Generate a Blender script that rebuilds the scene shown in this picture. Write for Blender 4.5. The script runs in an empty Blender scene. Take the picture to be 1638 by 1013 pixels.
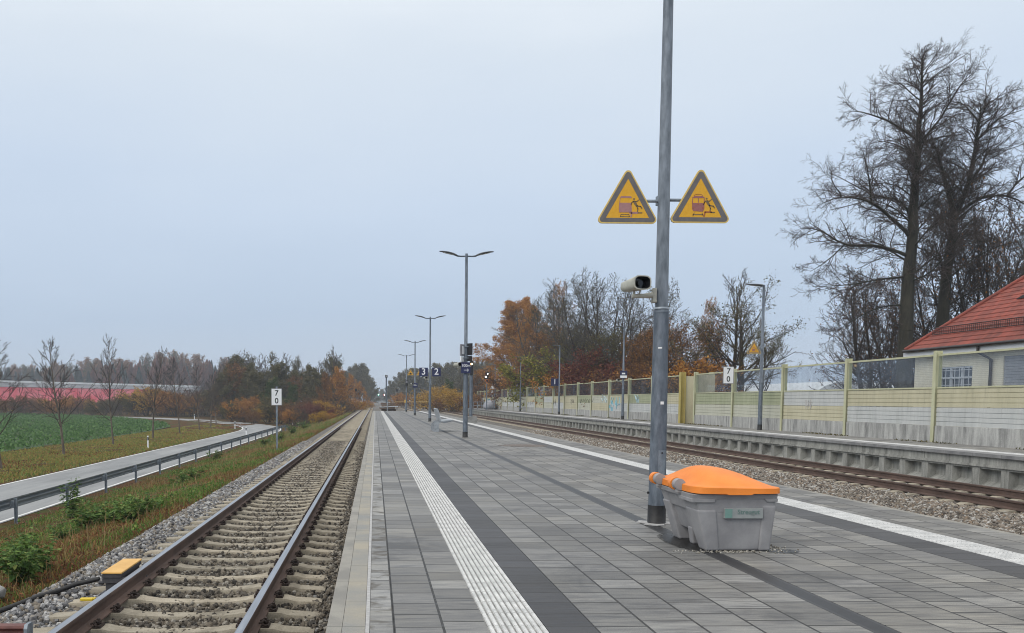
import bpy, math, random
import numpy as np
from math import radians as RAD, sin, cos, pi
from mathutils import Vector, Matrix

S = bpy.context.scene
COL = S.collection
random.seed(7)
rng = np.random.default_rng(7)

# ------------------------------------------------------------------ camera
FPX, PX, PY = 1420.0, 640.0, 738.0          # focal length and principal point in photo pixels (the photo is a crop)
VPX, VPY, LEAN, CZ = 600.0, 640.4, 0.001, 1.29
_d = np.array([(VPX - PX) / FPX, -(VPY - PY) / FPX, -1.0]); _d /= np.linalg.norm(_d)
_u = np.array([LEAN, 1, 0.0]); _u -= _u.dot(_d) * _d; _u /= np.linalg.norm(_u)
_R = np.array([np.cross(_d, _u), _d, _u])
cam_data = bpy.data.cameras.new('camera')
cam = bpy.data.objects.new('camera', cam_data); COL.objects.link(cam)
cam_data.sensor_width = 36.0
cam_data.lens = 36.0 * FPX / 1638.0
cam_data.shift_x = (819.0 - PX) / 1638.0
cam_data.shift_y = (PY - 506.5) / 1638.0
cam_data.clip_end = 6000
cam_data.clip_start = 0.05
M4 = Matrix.Identity(4)
for i in range(3):
    for j in range(3):
        M4[i][j] = _R[i][j]
M4[2][3] = CZ
cam.matrix_world = M4
S.camera = cam

def ray(x, y):
    return _R @ np.array([(x - PX) / FPX, -(y - PY) / FPX, -1.0])
def at_y(x, y, Y):
    v = ray(x, y); p = np.array([0, 0, CZ]) + v * (Y / v[1]); return Vector(p)
def at_z(x, y, z):
    v = ray(x, y); p = np.array([0, 0, CZ]) + v * ((z - CZ) / v[2]); return Vector(p)
def at_x(x, y, X):
    v = ray(x, y); p = np.array([0, 0, CZ]) + v * (X / v[0]); return Vector(p)

# ------------------------------------------------------------------ sky, sun, exposure
SUN_EL, SUN_AZ = RAD(35), RAD(232)
W = bpy.data.worlds.new("World"); S.world = W; W.use_nodes = True
nt = W.node_tree; nt.nodes.clear()
N = nt.nodes.new; L = nt.links.new
out = N('ShaderNodeOutputWorld')
sky = N('ShaderNodeTexSky'); sky.sky_type = 'NISHITA'; sky.sun_disc = False
sky.sun_elevation = SUN_EL; sky.sun_rotation = SUN_AZ; sky.dust_density = 3.0
bg1 = N('ShaderNodeBackground'); bg1.inputs['Strength'].default_value = 0.08
L(sky.outputs[0], bg1.inputs['Color'])
tc = N('ShaderNodeTexCoord'); nrm = N('ShaderNodeVectorMath'); nrm.operation = 'NORMALIZE'
L(tc.outputs['Generated'], nrm.inputs[0])
sep = N('ShaderNodeSeparateXYZ'); L(nrm.outputs[0], sep.inputs[0])
cn = N('ShaderNodeTexNoise'); cn.inputs['Scale'].default_value = 2.2; cn.inputs['Detail'].default_value = 5
cmap = N('ShaderNodeMapping'); cmap.inputs['Scale'].default_value = (1, 1, 3.2)
L(nrm.outputs[0], cmap.inputs[0]); L(cmap.outputs[0], cn.inputs['Vector'])
wob = N('ShaderNodeMath'); wob.operation = 'MULTIPLY_ADD'
wob.inputs[1].default_value = 0.16; wob.inputs[2].default_value = -0.08
L(cn.outputs[0], wob.inputs[0])
addz = N('ShaderNodeMath'); addz.operation = 'ADD'; L(sep.outputs['Z'], addz.inputs[0]); L(wob.outputs[0], addz.inputs[1])
rmp = N('ShaderNodeValToRGB'); L(addz.outputs[0], rmp.inputs[0])
cr = rmp.color_ramp
cr.elements[0].position = 0.0; cr.elements[0].color = (0.52, 0.61, 0.735, 1)
cr.elements[1].position = 1.0; cr.elements[1].color = (1.6, 1.55, 1.48, 1)
for pos, c in ((0.09, (0.49, 0.60, 0.755, 1)), (0.22, (0.595, 0.70, 0.845, 1)), (0.36, (0.715, 0.795, 0.885, 1)), (0.58, (1.08, 1.10, 1.10, 1))):
    e = cr.elements.new(pos); e.color = c
for e in cr.elements: e.color = tuple(k / 1.6 for k in e.color[:3]) + (1,)
bg2 = N('ShaderNodeBackground'); bg2.inputs['Strength'].default_value = 1.6
L(rmp.outputs[0], bg2.inputs['Color'])
mixs = N('ShaderNodeMixShader'); mixs.inputs[0].default_value = 0.9
L(bg1.outputs[0], mixs.inputs[1]); L(bg2.outputs[0], mixs.inputs[2]); L(mixs.outputs[0], out.inputs[0])
sd = bpy.data.lights.new('sun', 'SUN'); sd.energy = 1.2; sd.angle = RAD(35); sd.color = (1, 0.96, 0.9)
sun = bpy.data.objects.new('sun', sd); COL.objects.link(sun)
sv = Vector((sin(SUN_AZ) * cos(SUN_EL), cos(SUN_AZ) * cos(SUN_EL), sin(SUN_EL)))
sun.rotation_euler = sv.to_track_quat('Z', 'Y').to_euler()
sun.location = (0, 0, 60)
S.view_settings.view_transform = 'Standard'; S.view_settings.look = 'None'
S.view_settings.exposure = 0.12; S.view_settings.gamma = 1.0
S.render.engine = 'CYCLES'
S.cycles.max_bounces = 6; S.cycles.diffuse_bounces = 3; S.cycles.transparent_max_bounces = 16
S.cycles.volume_bounces = 0
S.cycles.use_denoising = True
S.cycles.use_adaptive_sampling = False
S.cycles.sample_clamp_indirect = 3.0
S.cycles.filter_width = 1.0

# ------------------------------------------------------------------ helpers: objects
def tag(o, label=None, cat=None, group=None, kind=None):
    if label: o['label'] = label
    if cat: o['category'] = cat
    if group: o['group'] = group
    if kind: o['kind'] = kind
    return o
def thing(name, loc, label, cat, group=None, rz=0.0):
    o = bpy.data.objects.new(name, None); COL.objects.link(o)
    o.location = loc; o.rotation_euler = (0, 0, rz); o.empty_display_size = 0.2
    return tag(o, label, cat, group)
def kids(o):
    return [c for c in KIDS.get(o, [])]
KIDS = {}
def link(name, me, parent=None, loc=None):
    o = bpy.data.objects.new(name, me); COL.objects.link(o)
    if loc is not None: o.location = loc
    if parent is not None:
        o.parent = parent; KIDS.setdefault(parent, []).append(o)
    return o
def copy_tree(o, loc=None, rz=None, scale=None, parent=None, label=None, group=None):
    c = o.copy(); COL.objects.link(c)
    if parent is not None:
        c.parent = parent; KIDS.setdefault(parent, []).append(c)
    if loc is not None: c.location = loc
    if rz is not None: c.rotation_euler = (0, 0, rz)
    if scale is not None: c.scale = scale if hasattr(scale, '__len__') else (scale,) * 3
    if label: c['label'] = label
    if group: c['group'] = group
    for ch in kids(o):
        copy_tree(ch, parent=c)
    return c

def origin_of(parent):
    v = Vector((0, 0, 0))
    while parent is not None:
        v = v + parent.location; parent = parent.parent
    return v

class MB:
    def __init__(s): s.V = []; s.F = []; s.m = []; s.sm = []
    def add(s, V, F, m=0, sm=False):
        b = len(s.V); s.V += [tuple(v) for v in V]
        for f in F:
            s.F.append([i + b for i in f]); s.m.append(m); s.sm.append(sm)
        return s
    def box(s, x0, x1, y0, y1, z0, z1, m=0):
        V = [(x, y, z) for z in (z0, z1) for y in (y0, y1) for x in (x0, x1)]
        return s.add(V, [(0, 2, 3, 1), (4, 5, 7, 6), (0, 1, 5, 4), (2, 6, 7, 3), (0, 4, 6, 2), (1, 3, 7, 5)], m)
    def obox(s, c, ax, ay, az, m=0):
        c = Vector(c); ax, ay, az = Vector(ax), Vector(ay), Vector(az)
        V = [c + ax * i + ay * j + az * k for k in (-1, 1) for j in (-1, 1) for i in (-1, 1)]
        return s.add(V, [(0, 2, 3, 1), (4, 5, 7, 6), (0, 1, 5, 4), (2, 6, 7, 3), (0, 4, 6, 2), (1, 3, 7, 5)], m)
    def tube(s, pts, r, n=10, m=0, caps=True, sm=True):
        pts = [Vector(p) for p in pts]
        rs = r if hasattr(r, '__len__') else [r] * len(pts)
        V = []; F = []; prev = None
        for i, p in enumerate(pts):
            t = (pts[min(i + 1, len(pts) - 1)] - pts[max(i - 1, 0)]).normalized()
            a = prev if prev is not None else (Vector((0, 0, 1)) if abs(t.z) < .9 else Vector((1, 0, 0)))
            a = (a - t * a.dot(t)).normalized(); prev = a; b = t.cross(a)
            for k in range(n):
                w = 2 * pi * k / n
                V.append(p + (a * cos(w) + b * sin(w)) * rs[i])
        for i in range(len(pts) - 1):
            for k in range(n):
                k2 = (k + 1) % n
                F.append((i * n + k, i * n + k2, (i + 1) * n + k2, (i + 1) * n + k))
        s.add(V, F, m, sm)
        if caps:
            e = (len(pts) - 1) * n
            s.add(V[:n], [tuple(range(n - 1, -1, -1))], m); s.add(V[e:e + n], [tuple(range(n))], m)
        return s
    def prism(s, poly, axis, c0, c1, m=0, sm=False):
        n = len(poly)
        def P(a, b, c):
            return (c, a, b) if axis == 'x' else (a, c, b) if axis == 'y' else (a, b, c)
        V = [P(a, b, c0) for a, b in poly] + [P(a, b, c1) for a, b in poly]
        F = [(i, (i + 1) % n, n + (i + 1) % n, n + i) for i in range(n)]
        s.add(V, F, m, sm)
        s.add(V[:n], [tuple(range(n - 1, -1, -1))], m); s.add(V[n:], [tuple(range(n))], m)
        return s
    def build(s, name, mats, parent=None, bevel=0, world=True, segs=2, loc=None):
        off = origin_of(parent) if (parent is not None and world) else Vector((0, 0, 0))
        if loc is not None: off = Vector(loc)
        me = bpy.data.meshes.new(name)
        me.from_pydata([(v[0] - off.x, v[1] - off.y, v[2] - off.z) for v in s.V], [], s.F)
        for mt in (mats if isinstance(mats, (list, tuple)) else [mats]): me.materials.append(mt)
        me.polygons.foreach_set('material_index', s.m)
        me.polygons.foreach_set('use_smooth', s.sm)
        me.update()
        import bmesh
        bm = bmesh.new(); bm.from_mesh(me); bmesh.ops.recalc_face_normals(bm, faces=bm.faces[:]); bm.to_mesh(me); bm.free()
        o = link(name, me, parent, loc)
        if bevel:
            b = o.modifiers.new('bevel', 'BEVEL'); b.width = bevel; b.segments = segs; b.limit_method = 'ANGLE'; b.angle_limit = RAD(40)
        return o

def np_mesh(name, V, F, mats, mi=None, smooth=False, weld=None):
    """mesh from numpy arrays: V (n,3), F (m,k)"""
    me = bpy.data.meshes.new(name)
    V = np.ascontiguousarray(V, np.float32); F = np.ascontiguousarray(F, np.int32)
    m, k = F.shape
    me.vertices.add(len(V)); me.vertices.foreach_set('co', V.ravel())
    me.loops.add(m * k); me.loops.foreach_set('vertex_index', F.ravel())
    me.polygons.add(m); me.polygons.foreach_set('loop_start', np.arange(0, m * k, k, dtype=np.int32))
    for mt in (mats if isinstance(mats, (list, tuple)) else [mats]): me.materials.append(mt)
    if mi is not None: me.polygons.foreach_set('material_index', np.ascontiguousarray(mi, np.int32))
    if not smooth: pass
    me.polygons.foreach_set('use_smooth', np.full(m, bool(smooth)))
    me.update(calc_edges=True)
    return me

# ------------------------------------------------------------------ helpers: materials
def nmat(name):
    m = bpy.data.materials.new(name); m.use_nodes = True
    t = m.node_tree; b = t.nodes['Principled BSDF']
    return m, t, b
def ramp(t, fac, stops, interp='LINEAR'):
    r = t.nodes.new('ShaderNodeValToRGB'); t.links.new(fac, r.inputs[0])
    c = r.color_ramp; c.interpolation = interp
    while len(c.elements) > 1: c.elements.remove(c.elements[-1])
    c.elements[0].position = stops[0][0]; c.elements[0].color = (*stops[0][1], 1)
    for p, col in stops[1:]:
        e = c.elements.new(p); e.color = (*col, 1)
    return r.outputs[0]
def coords(t, scale=(1, 1, 1), world=True, rot=(0, 0, 0)):
    if world:
        g = t.nodes.new('ShaderNodeNewGeometry'); src = g.outputs['Position']
    else:
        g = t.nodes.new('ShaderNodeTexCoord'); src = g.outputs['Object']
    mp = t.nodes.new('ShaderNodeMapping'); mp.inputs['Scale'].default_value = scale; mp.inputs['Rotation'].default_value = rot
    t.links.new(src, mp.inputs[0]); return mp.outputs[0]
def noise(t, vec, scale, detail=4, rough=.55, dist=0):
    n = t.nodes.new('ShaderNodeTexNoise'); n.inputs['Scale'].default_value = scale
    n.inputs['Detail'].default_value = detail; n.inputs['Roughness'].default_value = rough; n.inputs['Distortion'].default_value = dist
    t.links.new(vec, n.inputs['Vector']); return n.outputs[0]
def mixc(t, fac, a, b, mode='MIX'):
    n = t.nodes.new('ShaderNodeMix'); n.data_type = 'RGBA'; n.blend_type = mode
    for sock, v in ((n.inputs[0], fac), (n.inputs[6], a), (n.inputs[7], b)):
        if isinstance(v, (int, float)): sock.default_value = v
        elif isinstance(v, tuple): sock.default_value = (*v, 1)
        else: t.links.new(v, sock)
    return n.outputs[2]
def math_(t, op, a, b=None):
    n = t.nodes.new('ShaderNodeMath'); n.operation = op
    for s_, v in zip(n.inputs, (a, b)):
        if v is None: continue
        if isinstance(v, (int, float)): s_.default_value = v
        else: t.links.new(v, s_)
    return n.outputs[0]
def bump(t, b, h, strength=.3, dist=.01):
    n = t.nodes.new('ShaderNodeBump'); n.inputs['Strength'].default_value = strength; n.inputs['Distance'].default_value = dist
    t.links.new(h, n.inputs['Height']); t.links.new(n.outputs[0], b.inputs['Normal'])
def mat(name, c1, c2=None, scale=8, rough=.8, metal=0., bs=0, bscale=40, world=False, spread=(.35, .65), sc3=(1, 1, 1), bd=.01, spec=None):
    m, t, b = nmat(name)
    b.inputs['Roughness'].default_value = rough; b.inputs['Metallic'].default_value = metal
    if spec is not None: b.inputs['Specular IOR Level'].default_value = spec
    v = coords(t, sc3, world)
    if c2 is None: b.inputs['Base Color'].default_value = (*c1, 1)
    else:
        t.links.new(ramp(t, noise(t, v, scale, 6, .6), [(spread[0], c1), (spread[1], c2)]), b.inputs['Base Color'])
    if bs: bump(t, b, noise(t, v, bscale, 5), bs, bd)
    return m
def island_mat(name, stops, rough=.85, transl=0., spec=.3):
    m, t, b = nmat(name)
    g = t.nodes.new('ShaderNodeNewGeometry')
    c = ramp(t, g.outputs['Random Per Island'], stops)
    t.links.new(c, b.inputs['Base Color']); b.inputs['Roughness'].default_value = rough
    b.inputs['Specular IOR Level'].default_value = spec
    if transl:
        tr = t.nodes.new('ShaderNodeBsdfTranslucent'); t.links.new(c, tr.inputs[0])
        mx = t.nodes.new('ShaderNodeMixShader'); mx.inputs[0].default_value = transl
        t.links.new(b.outputs[0], mx.inputs[1]); t.links.new(tr.outputs[0], mx.inputs[2])
        t.links.new(mx.outputs[0], t.nodes['Material Output'].inputs[0])
    return m

galv = mat('galvanised_steel', (.15, .18, .215), (.27, .31, .35), 14, .55, .35, .08, 60, sc3=(1, 1, .6))
galv_dark = mat('galvanised_steel_weathered', (.085, .105, .13), (.17, .2, .24), 10, .55, .35, .12, 60, sc3=(1.6, 1.6, .5))
galv_light = mat('bright_galvanised_steel', (.38, .43, .47), (.55, .6, .64), 10, .45, .5)
black_rubber = mat('black_sleeve', (.008, .008, .009), (.016, .016, .017), 20, .6)
lamp_grey = mat('lamp_housing', (.07, .08, .09), (.11, .12, .13), 10, .5)
lamp_glass = mat('lamp_glass', (.55, .57, .58), None, rough=.2)
sign_blue = mat('sign_blue', (.012, .016, .06), (.018, .024, .085), 4, .45)
sign_white = mat('sign_white', (.72, .74, .76), (.8, .81, .82), 4, .45)
sign_black = mat('sign_black', (.012, .012, .014), None, rough=.5)
sign_yellow = mat('sign_yellow', (.66, .34, .012), (.72, .385, .02), 30, .5)
sign_rim = mat('sign_rim_yellow', (.62, .44, .13), (.7, .5, .16), 20, .5)
sign_grey = mat('sign_border_grey', (.115, .108, .11), (.145, .135, .135), 20, .5)
cam_beige = mat('camera_housing', (.36, .36, .31), (.46, .46, .4), 14, .55)
dark_glass = mat('dark_glass', (.008, .008, .01), None, rough=.12)
concrete = mat('concrete', (.27, .27, .25), (.42, .42, .39), 3, .9, 0, .25, 60, world=True)
concrete_dark = mat('concrete_dark', (.16, .16, .155), (.26, .26, .25), 4, .9, 0, .3, 60, world=True)
# ================================================================== SETTING
PROF = [(-1500, -2.3), (-600, -2.3), (-60, -2.45), (-28, -2.47), (-10.6, -2.47), (-9.2, -2.25), (-6.8, -1.72), (-5.2, -1.22), (-4.4, -1.05),
        (-3.9, -1.02), (-3.4, -1.35), (14.3, -1.35), (14.7, -1.3), (16.2, -.35), (17.2, -.06), (30, 0), (200, 0), (1500, 1.5)]
_px = [a for a, _ in PROF]; _pz = [b for _, b in PROF]
def gz(x): return float(np.interp(x, _px, _pz))

# ---- ground: one sheet, grassy brown, greener to the left
def ground_mat():
    m, t, b = nmat('ground_soil')
    v = coords(t)
    big = noise(t, v, .35, 5, .6); fine = noise(t, v, 6, 6, .7)
    c = ramp(t, big, [(.3, (.05, .045, .014)), (.42, (.085, .05, .02)), (.5, (.10, .045, .02)), (.58, (.065, .07, .02)), (.7, (.05, .075, .018))])
    c2 = ramp(t, fine, [(.35, (.3, .3, .3)), (.65, (1.3, 1.3, 1.3))])
    t.links.new(mixc(t, .8, c, c2, 'MULTIPLY'), b.inputs['Base Color'])
    b.inputs['Roughness'].default_value = .95; b.inputs['Specular IOR Level'].default_value = .1
    bump(t, b, noise(t, v, 14, 6, .7), .8, .05)
    return m
g_mat = ground_mat()
xs = sorted(set(_px + list(np.arange(-60, -3.5, .45))))
ys = [-40] + list(np.arange(-10, 160, 1.2)) + list(np.arange(160, 600, 20)) + [800, 1200, 2000]
GX, GY = np.meshgrid(xs, ys)
GZ = np.interp(GX, _px, _pz)
bumpy = (np.sin(GX * 1.7 + GY * .9) + np.sin(GX * .8 - GY * 1.3 + 2) + np.sin(GY * .37 + GX * .21)) * .035
GZ = GZ + np.where((GX < -4.6) & ((GX > -9.8) | ((GX < -18.5) & (GX > -60))) & (GY < 160), bumpy * np.clip((np.abs(GX) - 4.4) / 1.2, 0, 1), 0)
V = np.stack([GX.ravel(), GY.ravel(), GZ.ravel()], 1)
nx, ny = len(xs), len(ys)
idx = np.arange(nx * ny).reshape(ny, nx)
F = np.stack([idx[:-1, :-1].ravel(), idx[:-1, 1:].ravel(), idx[1:, 1:].ravel(), idx[1:, :-1].ravel()], 1)
ground = link('ground', np_mesh('ground', V, F, g_mat, smooth=True)); ground['kind'] = 'structure'

# ---- ballast bed under the tracks
def ballast_mat():
    m, t, b = nmat('ballast_bed_stone')
    v = coords(t)
    vo = t.nodes.new('ShaderNodeTexVoronoi'); vo.inputs['Scale'].default_value = 17; t.links.new(v, vo.inputs['Vector'])
    sep_ = t.nodes.new('ShaderNodeSeparateColor'); t.links.new(vo.outputs['Color'], sep_.inputs[0])
    c = ramp(t, sep_.outputs[0], [(0, (.07, .068, .065)), (.3, (.15, .15, .148)), (.55, (.17, .145, .115)), (.8, (.25, .25, .25)), (1, (.33, .325, .31))])
    dk = ramp(t, vo.outputs['Distance'], [(.0, (1, 1, 1)), (.55, (.75, .75, .75)), (.8, (.25, .25, .25))])
    br = ramp(t, noise(t, v, .6, 3), [(.4, (1, 1, 1)), (.65, (1.0, .88, .74))])
    t.links.new(mixc(t, 1., mixc(t, 1., c, dk, 'MULTIPLY'), br, 'MULTIPLY'), b.inputs['Base Color'])
    b.inputs['Roughness'].default_value = .9
    inv = math_(t, 'SUBTRACT', 1.0, vo.outputs['Distance']); bump(t, b, inv, 1., .04)
    return m
bal_mat = ballast_mat()
BP = [(-4.3, -1.2), (-4.0, -1.06), (-3.55, -.815), (-3.1, -.83), (-.6, -.83), (-.3, -.79), (6.25, -.83), (8.9, -.83), (9.6, -.78), (10.9, -.76), (11.6, -.82), (14.1, -.82), (14.45, -.86)]
bx = [a for a, _ in BP]; bz = [b for _, b in BP]
def bedz(x): return np.interp(x, bx, bz)
ysb = [-30, -5] + list(range(0, 160, 4)) + [200, 300, 500, 900, 1600]
BX, BY = np.meshgrid(bx, ysb); BZ = np.interp(BX, bx, bz)
idx = np.arange(len(bx) * len(ysb)).reshape(len(ysb), len(bx))
F = np.stack([idx[:-1, :-1].ravel(), idx[:-1, 1:].ravel(), idx[1:, 1:].ravel(), idx[1:, :-1].ravel()], 1)
tb = link('track_bed', np_mesh('track_bed', np.stack([BX.ravel(), BY.ravel(), BZ.ravel()], 1), F, bal_mat)); tb['kind'] = 'structure'

# ---- country road on the left, bending away to the left
def strip_along(cl, off0, off1, z):
    """flat strip between two offsets (positive = left) of a centre line"""
    V = []
    for i, (x, y) in enumerate(cl):
        a = Vector(cl[max(i - 1, 0)]); b = Vector(cl[min(i + 1, len(cl) - 1)])
        d = (b - a).normalized(); n = Vector((-d.y, d.x))
        V.append((x + n.x * off0, y + n.y * off0, z)); V.append((x + n.x * off1, y + n.y * off1, z))
    F = [(2 * i, 2 * i + 1, 2 * i + 3, 2 * i + 2) for i in range(len(cl) - 1)]
    return V, F
ctrl = [(-13.85, -20), (-13.85, 20), (-13.85, 60), (-13.85, 98), (-14.3, 112), (-16.2, 124), (-19.8, 136), (-24.2, 147), (-29, 157), (-36, 169), (-50, 187), (-75, 212)]
def catmull(P, k=8):
    out = []
    P = [P[0]] + P + [P[-1]]
    for i in range(1, len(P) - 2):
        p0, p1, p2, p3 = [Vector(p) for p in P[i - 1:i + 3]]
        for j in range(k):
            t = j / k
            q = .5 * ((2 * p1) + (p2 - p0) * t + (2 * p0 - 5 * p1 + 4 * p2 - p3) * t * t + (3 * p1 - p0 - 3 * p2 + p3) * t ** 3)
            out.append(tuple(q))
    out.append(P[-1]); return out
CL = catmull(ctrl)
asphalt = mat('asphalt', (.17, .178, .185), (.29, .30, .305), .7, .85, 0, .3, 90, world=True, spread=(.3, .7), sc3=(1.3, .22, 1))
line_white = mat('road_paint', (.6, .61, .6), (.74, .75, .74), 3, .7, world=True)
mb = MB(); mb.add(*strip_along(CL, -2.55, 2.55, -2.452)); road = mb.build('road', asphalt); road['kind'] = 'structure'
mb = MB()
mb.add(*strip_along(CL, -2.48, -2.36, -2.446)); mb.add(*strip_along(CL, 2.36, 2.48, -2.446))
ml = mb.build('road_edge_lines', line_white, road, world=False)

# ---- green crop field
field_mat = mat('crop_soil', (.025, .05, .014), (.04, .085, .022), 2.5, .95, 0, .8, 6, world=True, bd=.08)
FP = [(-26.2, 15), (-26.2, 60), (-25.9, 82), (-26.3, 104), (-27.9, 122), (-33, 141), (-52, 183), (-76, 215), (-96, 228), (-160, 245), (-260, 250), (-260, 15)]
mb = MB(); mb.add([(x, y, -2.40) for x, y in FP], [tuple(range(len(FP)))]); fld = mb.build('crop_field', field_mat); fld['kind'] = 'structure'

# ---- island platform: strips of paving butted edge to edge, tops at z = 0
PY0, PY1 = -6.0, 107.0
def paving_mat(name, w, l, tint=(1, 1, 1), dark=1.0, off=.41, ox=0., streak=True):
    m, t, b = nmat(name)
    g = t.nodes.new('ShaderNodeNewGeometry')
    sx = t.nodes.new('ShaderNodeSeparateXYZ'); t.links.new(g.outputs['Position'], sx.inputs[0])
    cb = t.nodes.new('ShaderNodeCombineXYZ')
    t.links.new(sx.outputs['Y'], cb.inputs['X'])
    t.links.new(math_(t, 'ADD', sx.outputs['X'], 30.5 * w * 2 / 2 - ox + w * 40 - 30.5 * w), cb.inputs['Y'])
    br = t.nodes.new('ShaderNodeTexBrick'); t.links.new(cb.outputs[0], br.inputs['Vector'])
    br.inputs['Scale'].default_value = 1; br.inputs['Brick Width'].default_value = l; br.inputs['Row Height'].default_value = w
    br.inputs['Mortar Size'].default_value = .0085; br.inputs['Mortar Smooth'].default_value = .2; br.inputs['Bias'].default_value = 0
    br.offset = off; br.offset_frequency = 2; br.squash = 1
    br.inputs['Color1'].default_value = (.0, .0, .0, 1); br.inputs['Color2'].default_value = (1, 1, 1, 1); br.inputs['Mortar'].default_value = (.5, .5, .5, 1)
    base = ramp(t, br.outputs['Color'], [(0, tuple(.185 * dark * k for k in tint)), (.5, tuple(.25 * dark * k for k in tint)), (1, tuple(.335 * dark * k for k in tint))])
    sc = t.nodes.new('ShaderNodeSeparateColor'); t.links.new(br.outputs['Color'], sc.inputs[0])
    cv = t.nodes.new('ShaderNodeCombineXYZ')
    t.links.new(math_(t, 'MULTIPLY', sx.outputs['X'], 3.2), cv.inputs['X']); t.links.new(math_(t, 'MULTIPLY', sx.outputs['Y'], 30.0), cv.inputs['Y']); t.links.new(math_(t, 'MULTIPLY', sc.outputs[0], 60.0), cv.inputs['Z'])
    st = noise(t, cv.outputs[0], 1.0, 8, .66, .5)
    stc = ramp(t, st, [(.30, (.30, .30, .315)), (.41, (.68, .68, .69)), (.5, (1.0, 1.0, 1.0)), (.60, (1.2, 1.2, 1.18)), (.74, (1.5, 1.49, 1.46))])
    c = mixc(t, .95 if streak else .3, base, stc, 'MULTIPLY')
    v2 = coords(t); big = ramp(t, noise(t, v2, .9, 4), [(.3, (.84, .84, .86)), (.5, (1, 1, 1)), (.72, (1.12, 1.08, 1.0))])
    c = mixc(t, .8, c, big, 'MULTIPLY')
    damp = ramp(t, noise(t, coords(t, (.55, .9, 1)), .8, 7, .72, .8), [(.36, (.52, .53, .56)), (.46, (.92, .92, .93)), (.55, (1, 1, 1)), (.72, (1.12, 1.1, 1.05))])
    c = mixc(t, .9, c, damp, 'MULTIPLY')
    spk = ramp(t, noise(t, coords(t), 160, 2, .5), [(.36, (.7, .7, .7)), (.5, (1, 1, 1)), (.68, (1.25, 1.25, 1.25))])
    c = mixc(t, .6, c, spk, 'MULTIPLY')
    c = mixc(t, br.outputs['Fac'], c, (.02, .02, .019))
    t.links.new(c, b.inputs['Base Color'])
    rr = ramp(t, st, [(.3, (.42,) * 3), (.6, (.72,) * 3)]); t.links.new(rr, b.inputs['Roughness'])
    h = math_(t, 'SUBTRACT', math_(t, 'MULTIPLY', st, .35), br.outputs['Fac'])
    bump(t, b, h, .5, .006)
    return m
pave_l = paving_mat('paving_grey', .28, .30, (1.0, 1.0, .975), .65, ox=.11)
pave_m = paving_mat('paving_grey_middle', .309, .30, (1.0, 1.0, .975), .65, ox=1.255)
pave_r = paving_mat('paving_grey_warm', .3, .30, (1.015, 1.0, .95), .67, ox=2.94)
pave_e = paving_mat('paving_grey_mossy', .28, .30, (1.0, 1.0, .97), .92, ox=.11)
t_ = pave_e.node_tree; b_ = t_.nodes['Principled BSDF']; lk_ = b_.inputs['Base Color'].links[0].from_socket
spot_ = ramp(t_, noise(t_, coords(t_, (4.5, 5.2, 1)), 1.0, 3, .6, .4), [(.50, (0, 0, 0)), (.64, (.85, .85, .85))])
t_.links.new(mixc(t_, spot_, lk_, (.055, .045, .03)), b_.inputs['Base Color'])
pave_d = paving_mat('paving_anthracite', .5, .30, (.95, .98, 1.08), .19, ox=.9)
pave_d2 = paving_mat('paving_anthracite_right', .5, .30, (.98, .99, 1.05), .22, ox=4.7)
coping_mat = mat('coping_concrete', (.26, .25, .225), (.36, .345, .31), 3, .85, 0, .2, 70, world=True)
def edge_strip_mat():
    m, t, b = nmat('edge_slab')
    v = coords(t)
    c = ramp(t, noise(t, v, 2.2, 4), [(.36, (.30, .30, .295)), (.5, (.37, .35, .30)), (.64, (.48, .39, .26))])
    sp = ramp(t, noise(t, v, 120, 2), [(.4, (.8, .8, .8)), (.62, (1.15, 1.15, 1.15))])
    t.links.new(mixc(t, .8, c, sp, 'MULTIPLY'), b.inputs['Base Color']); b.inputs['Roughness'].default_value = .85
    bump(t, b, noise(t, v, 90, 3), .3, .006); return m
def seam_mat(name, c1, c2, step, seam=(.06, .06, .058), sc=3):
    m, t, b = nmat(name)
    v = coords(t)
    c = ramp(t, noise(t, v, sc, 5), [(.35, c1), (.65, c2)])
    g = t.nodes.new('ShaderNodeNewGeometry'); sx = t.nodes.new('ShaderNodeSeparateXYZ'); t.links.new(g.outputs['Position'], sx.inputs[0])
    fr = math_(t, 'FRACT', math_(t, 'DIVIDE', math_(t, 'ADD', sx.outputs['Y'], 100.0), step))
    ln = math_(t, 'LESS_THAN', fr, .006 / step)
    sp = ramp(t, noise(t, v, 120, 2), [(.4, (.85, .85, .85)), (.62, (1.12, 1.12, 1.12))])
    c = mixc(t, .8, c, sp, 'MULTIPLY')
    t.links.new(mixc(t, ln, c, seam), b.inputs['Base Color']); b.inputs['Roughness'].default_value = .85
    bump(t, b, noise(t, v, 70, 3), .2, .005)
    return m
cope_m = seam_mat('coping_seamed', (.20, .195, .18), (.29, .28, .25), 1.25)
strip_m = seam_mat('edge_slab_seamed', (.215, .22, .215), (.315, .29, .235), .625, sc=2)
tact_m = seam_mat('tactile_white', (.44, .45, .45), (.62, .625, .62), .30, (.16, .16, .16), 7)
groove_m = mat('groove_dark', (.14, .14, .14), (.34, .34, .33), 9, .9, world=True)  # darker tone for the groove faces between the ribs
slit_m = mat('slit_concrete_bright', (.30, .30, .30), (.42, .42, .42), 30, .8, world=True)
plat = MB().box(-.262, 6.255, PY0 + .01, PY1 - .01, -1.1, -.062).build('platform', concrete_dark); plat['kind'] = 'structure'
def slab(name, x0, x1, m, z=0.0):
    MB().box(x0 + .001, x1 - .001, PY0, PY1, -.06, z).build(name, m, plat, world=False)
slab('edge_coping', -.275, -.187, cope_m)
slab('edge_slab', -.187, -.055, strip_m, -.0015)
slab('edge_seam', -.055, -.03, slit_m, .003)
slab('paving', .11, .64, pave_l)
slab('edge_paving', -.03, .11, pave_e)
slab('dark_paving_strip', .975, 1.255, pave_d)
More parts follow.
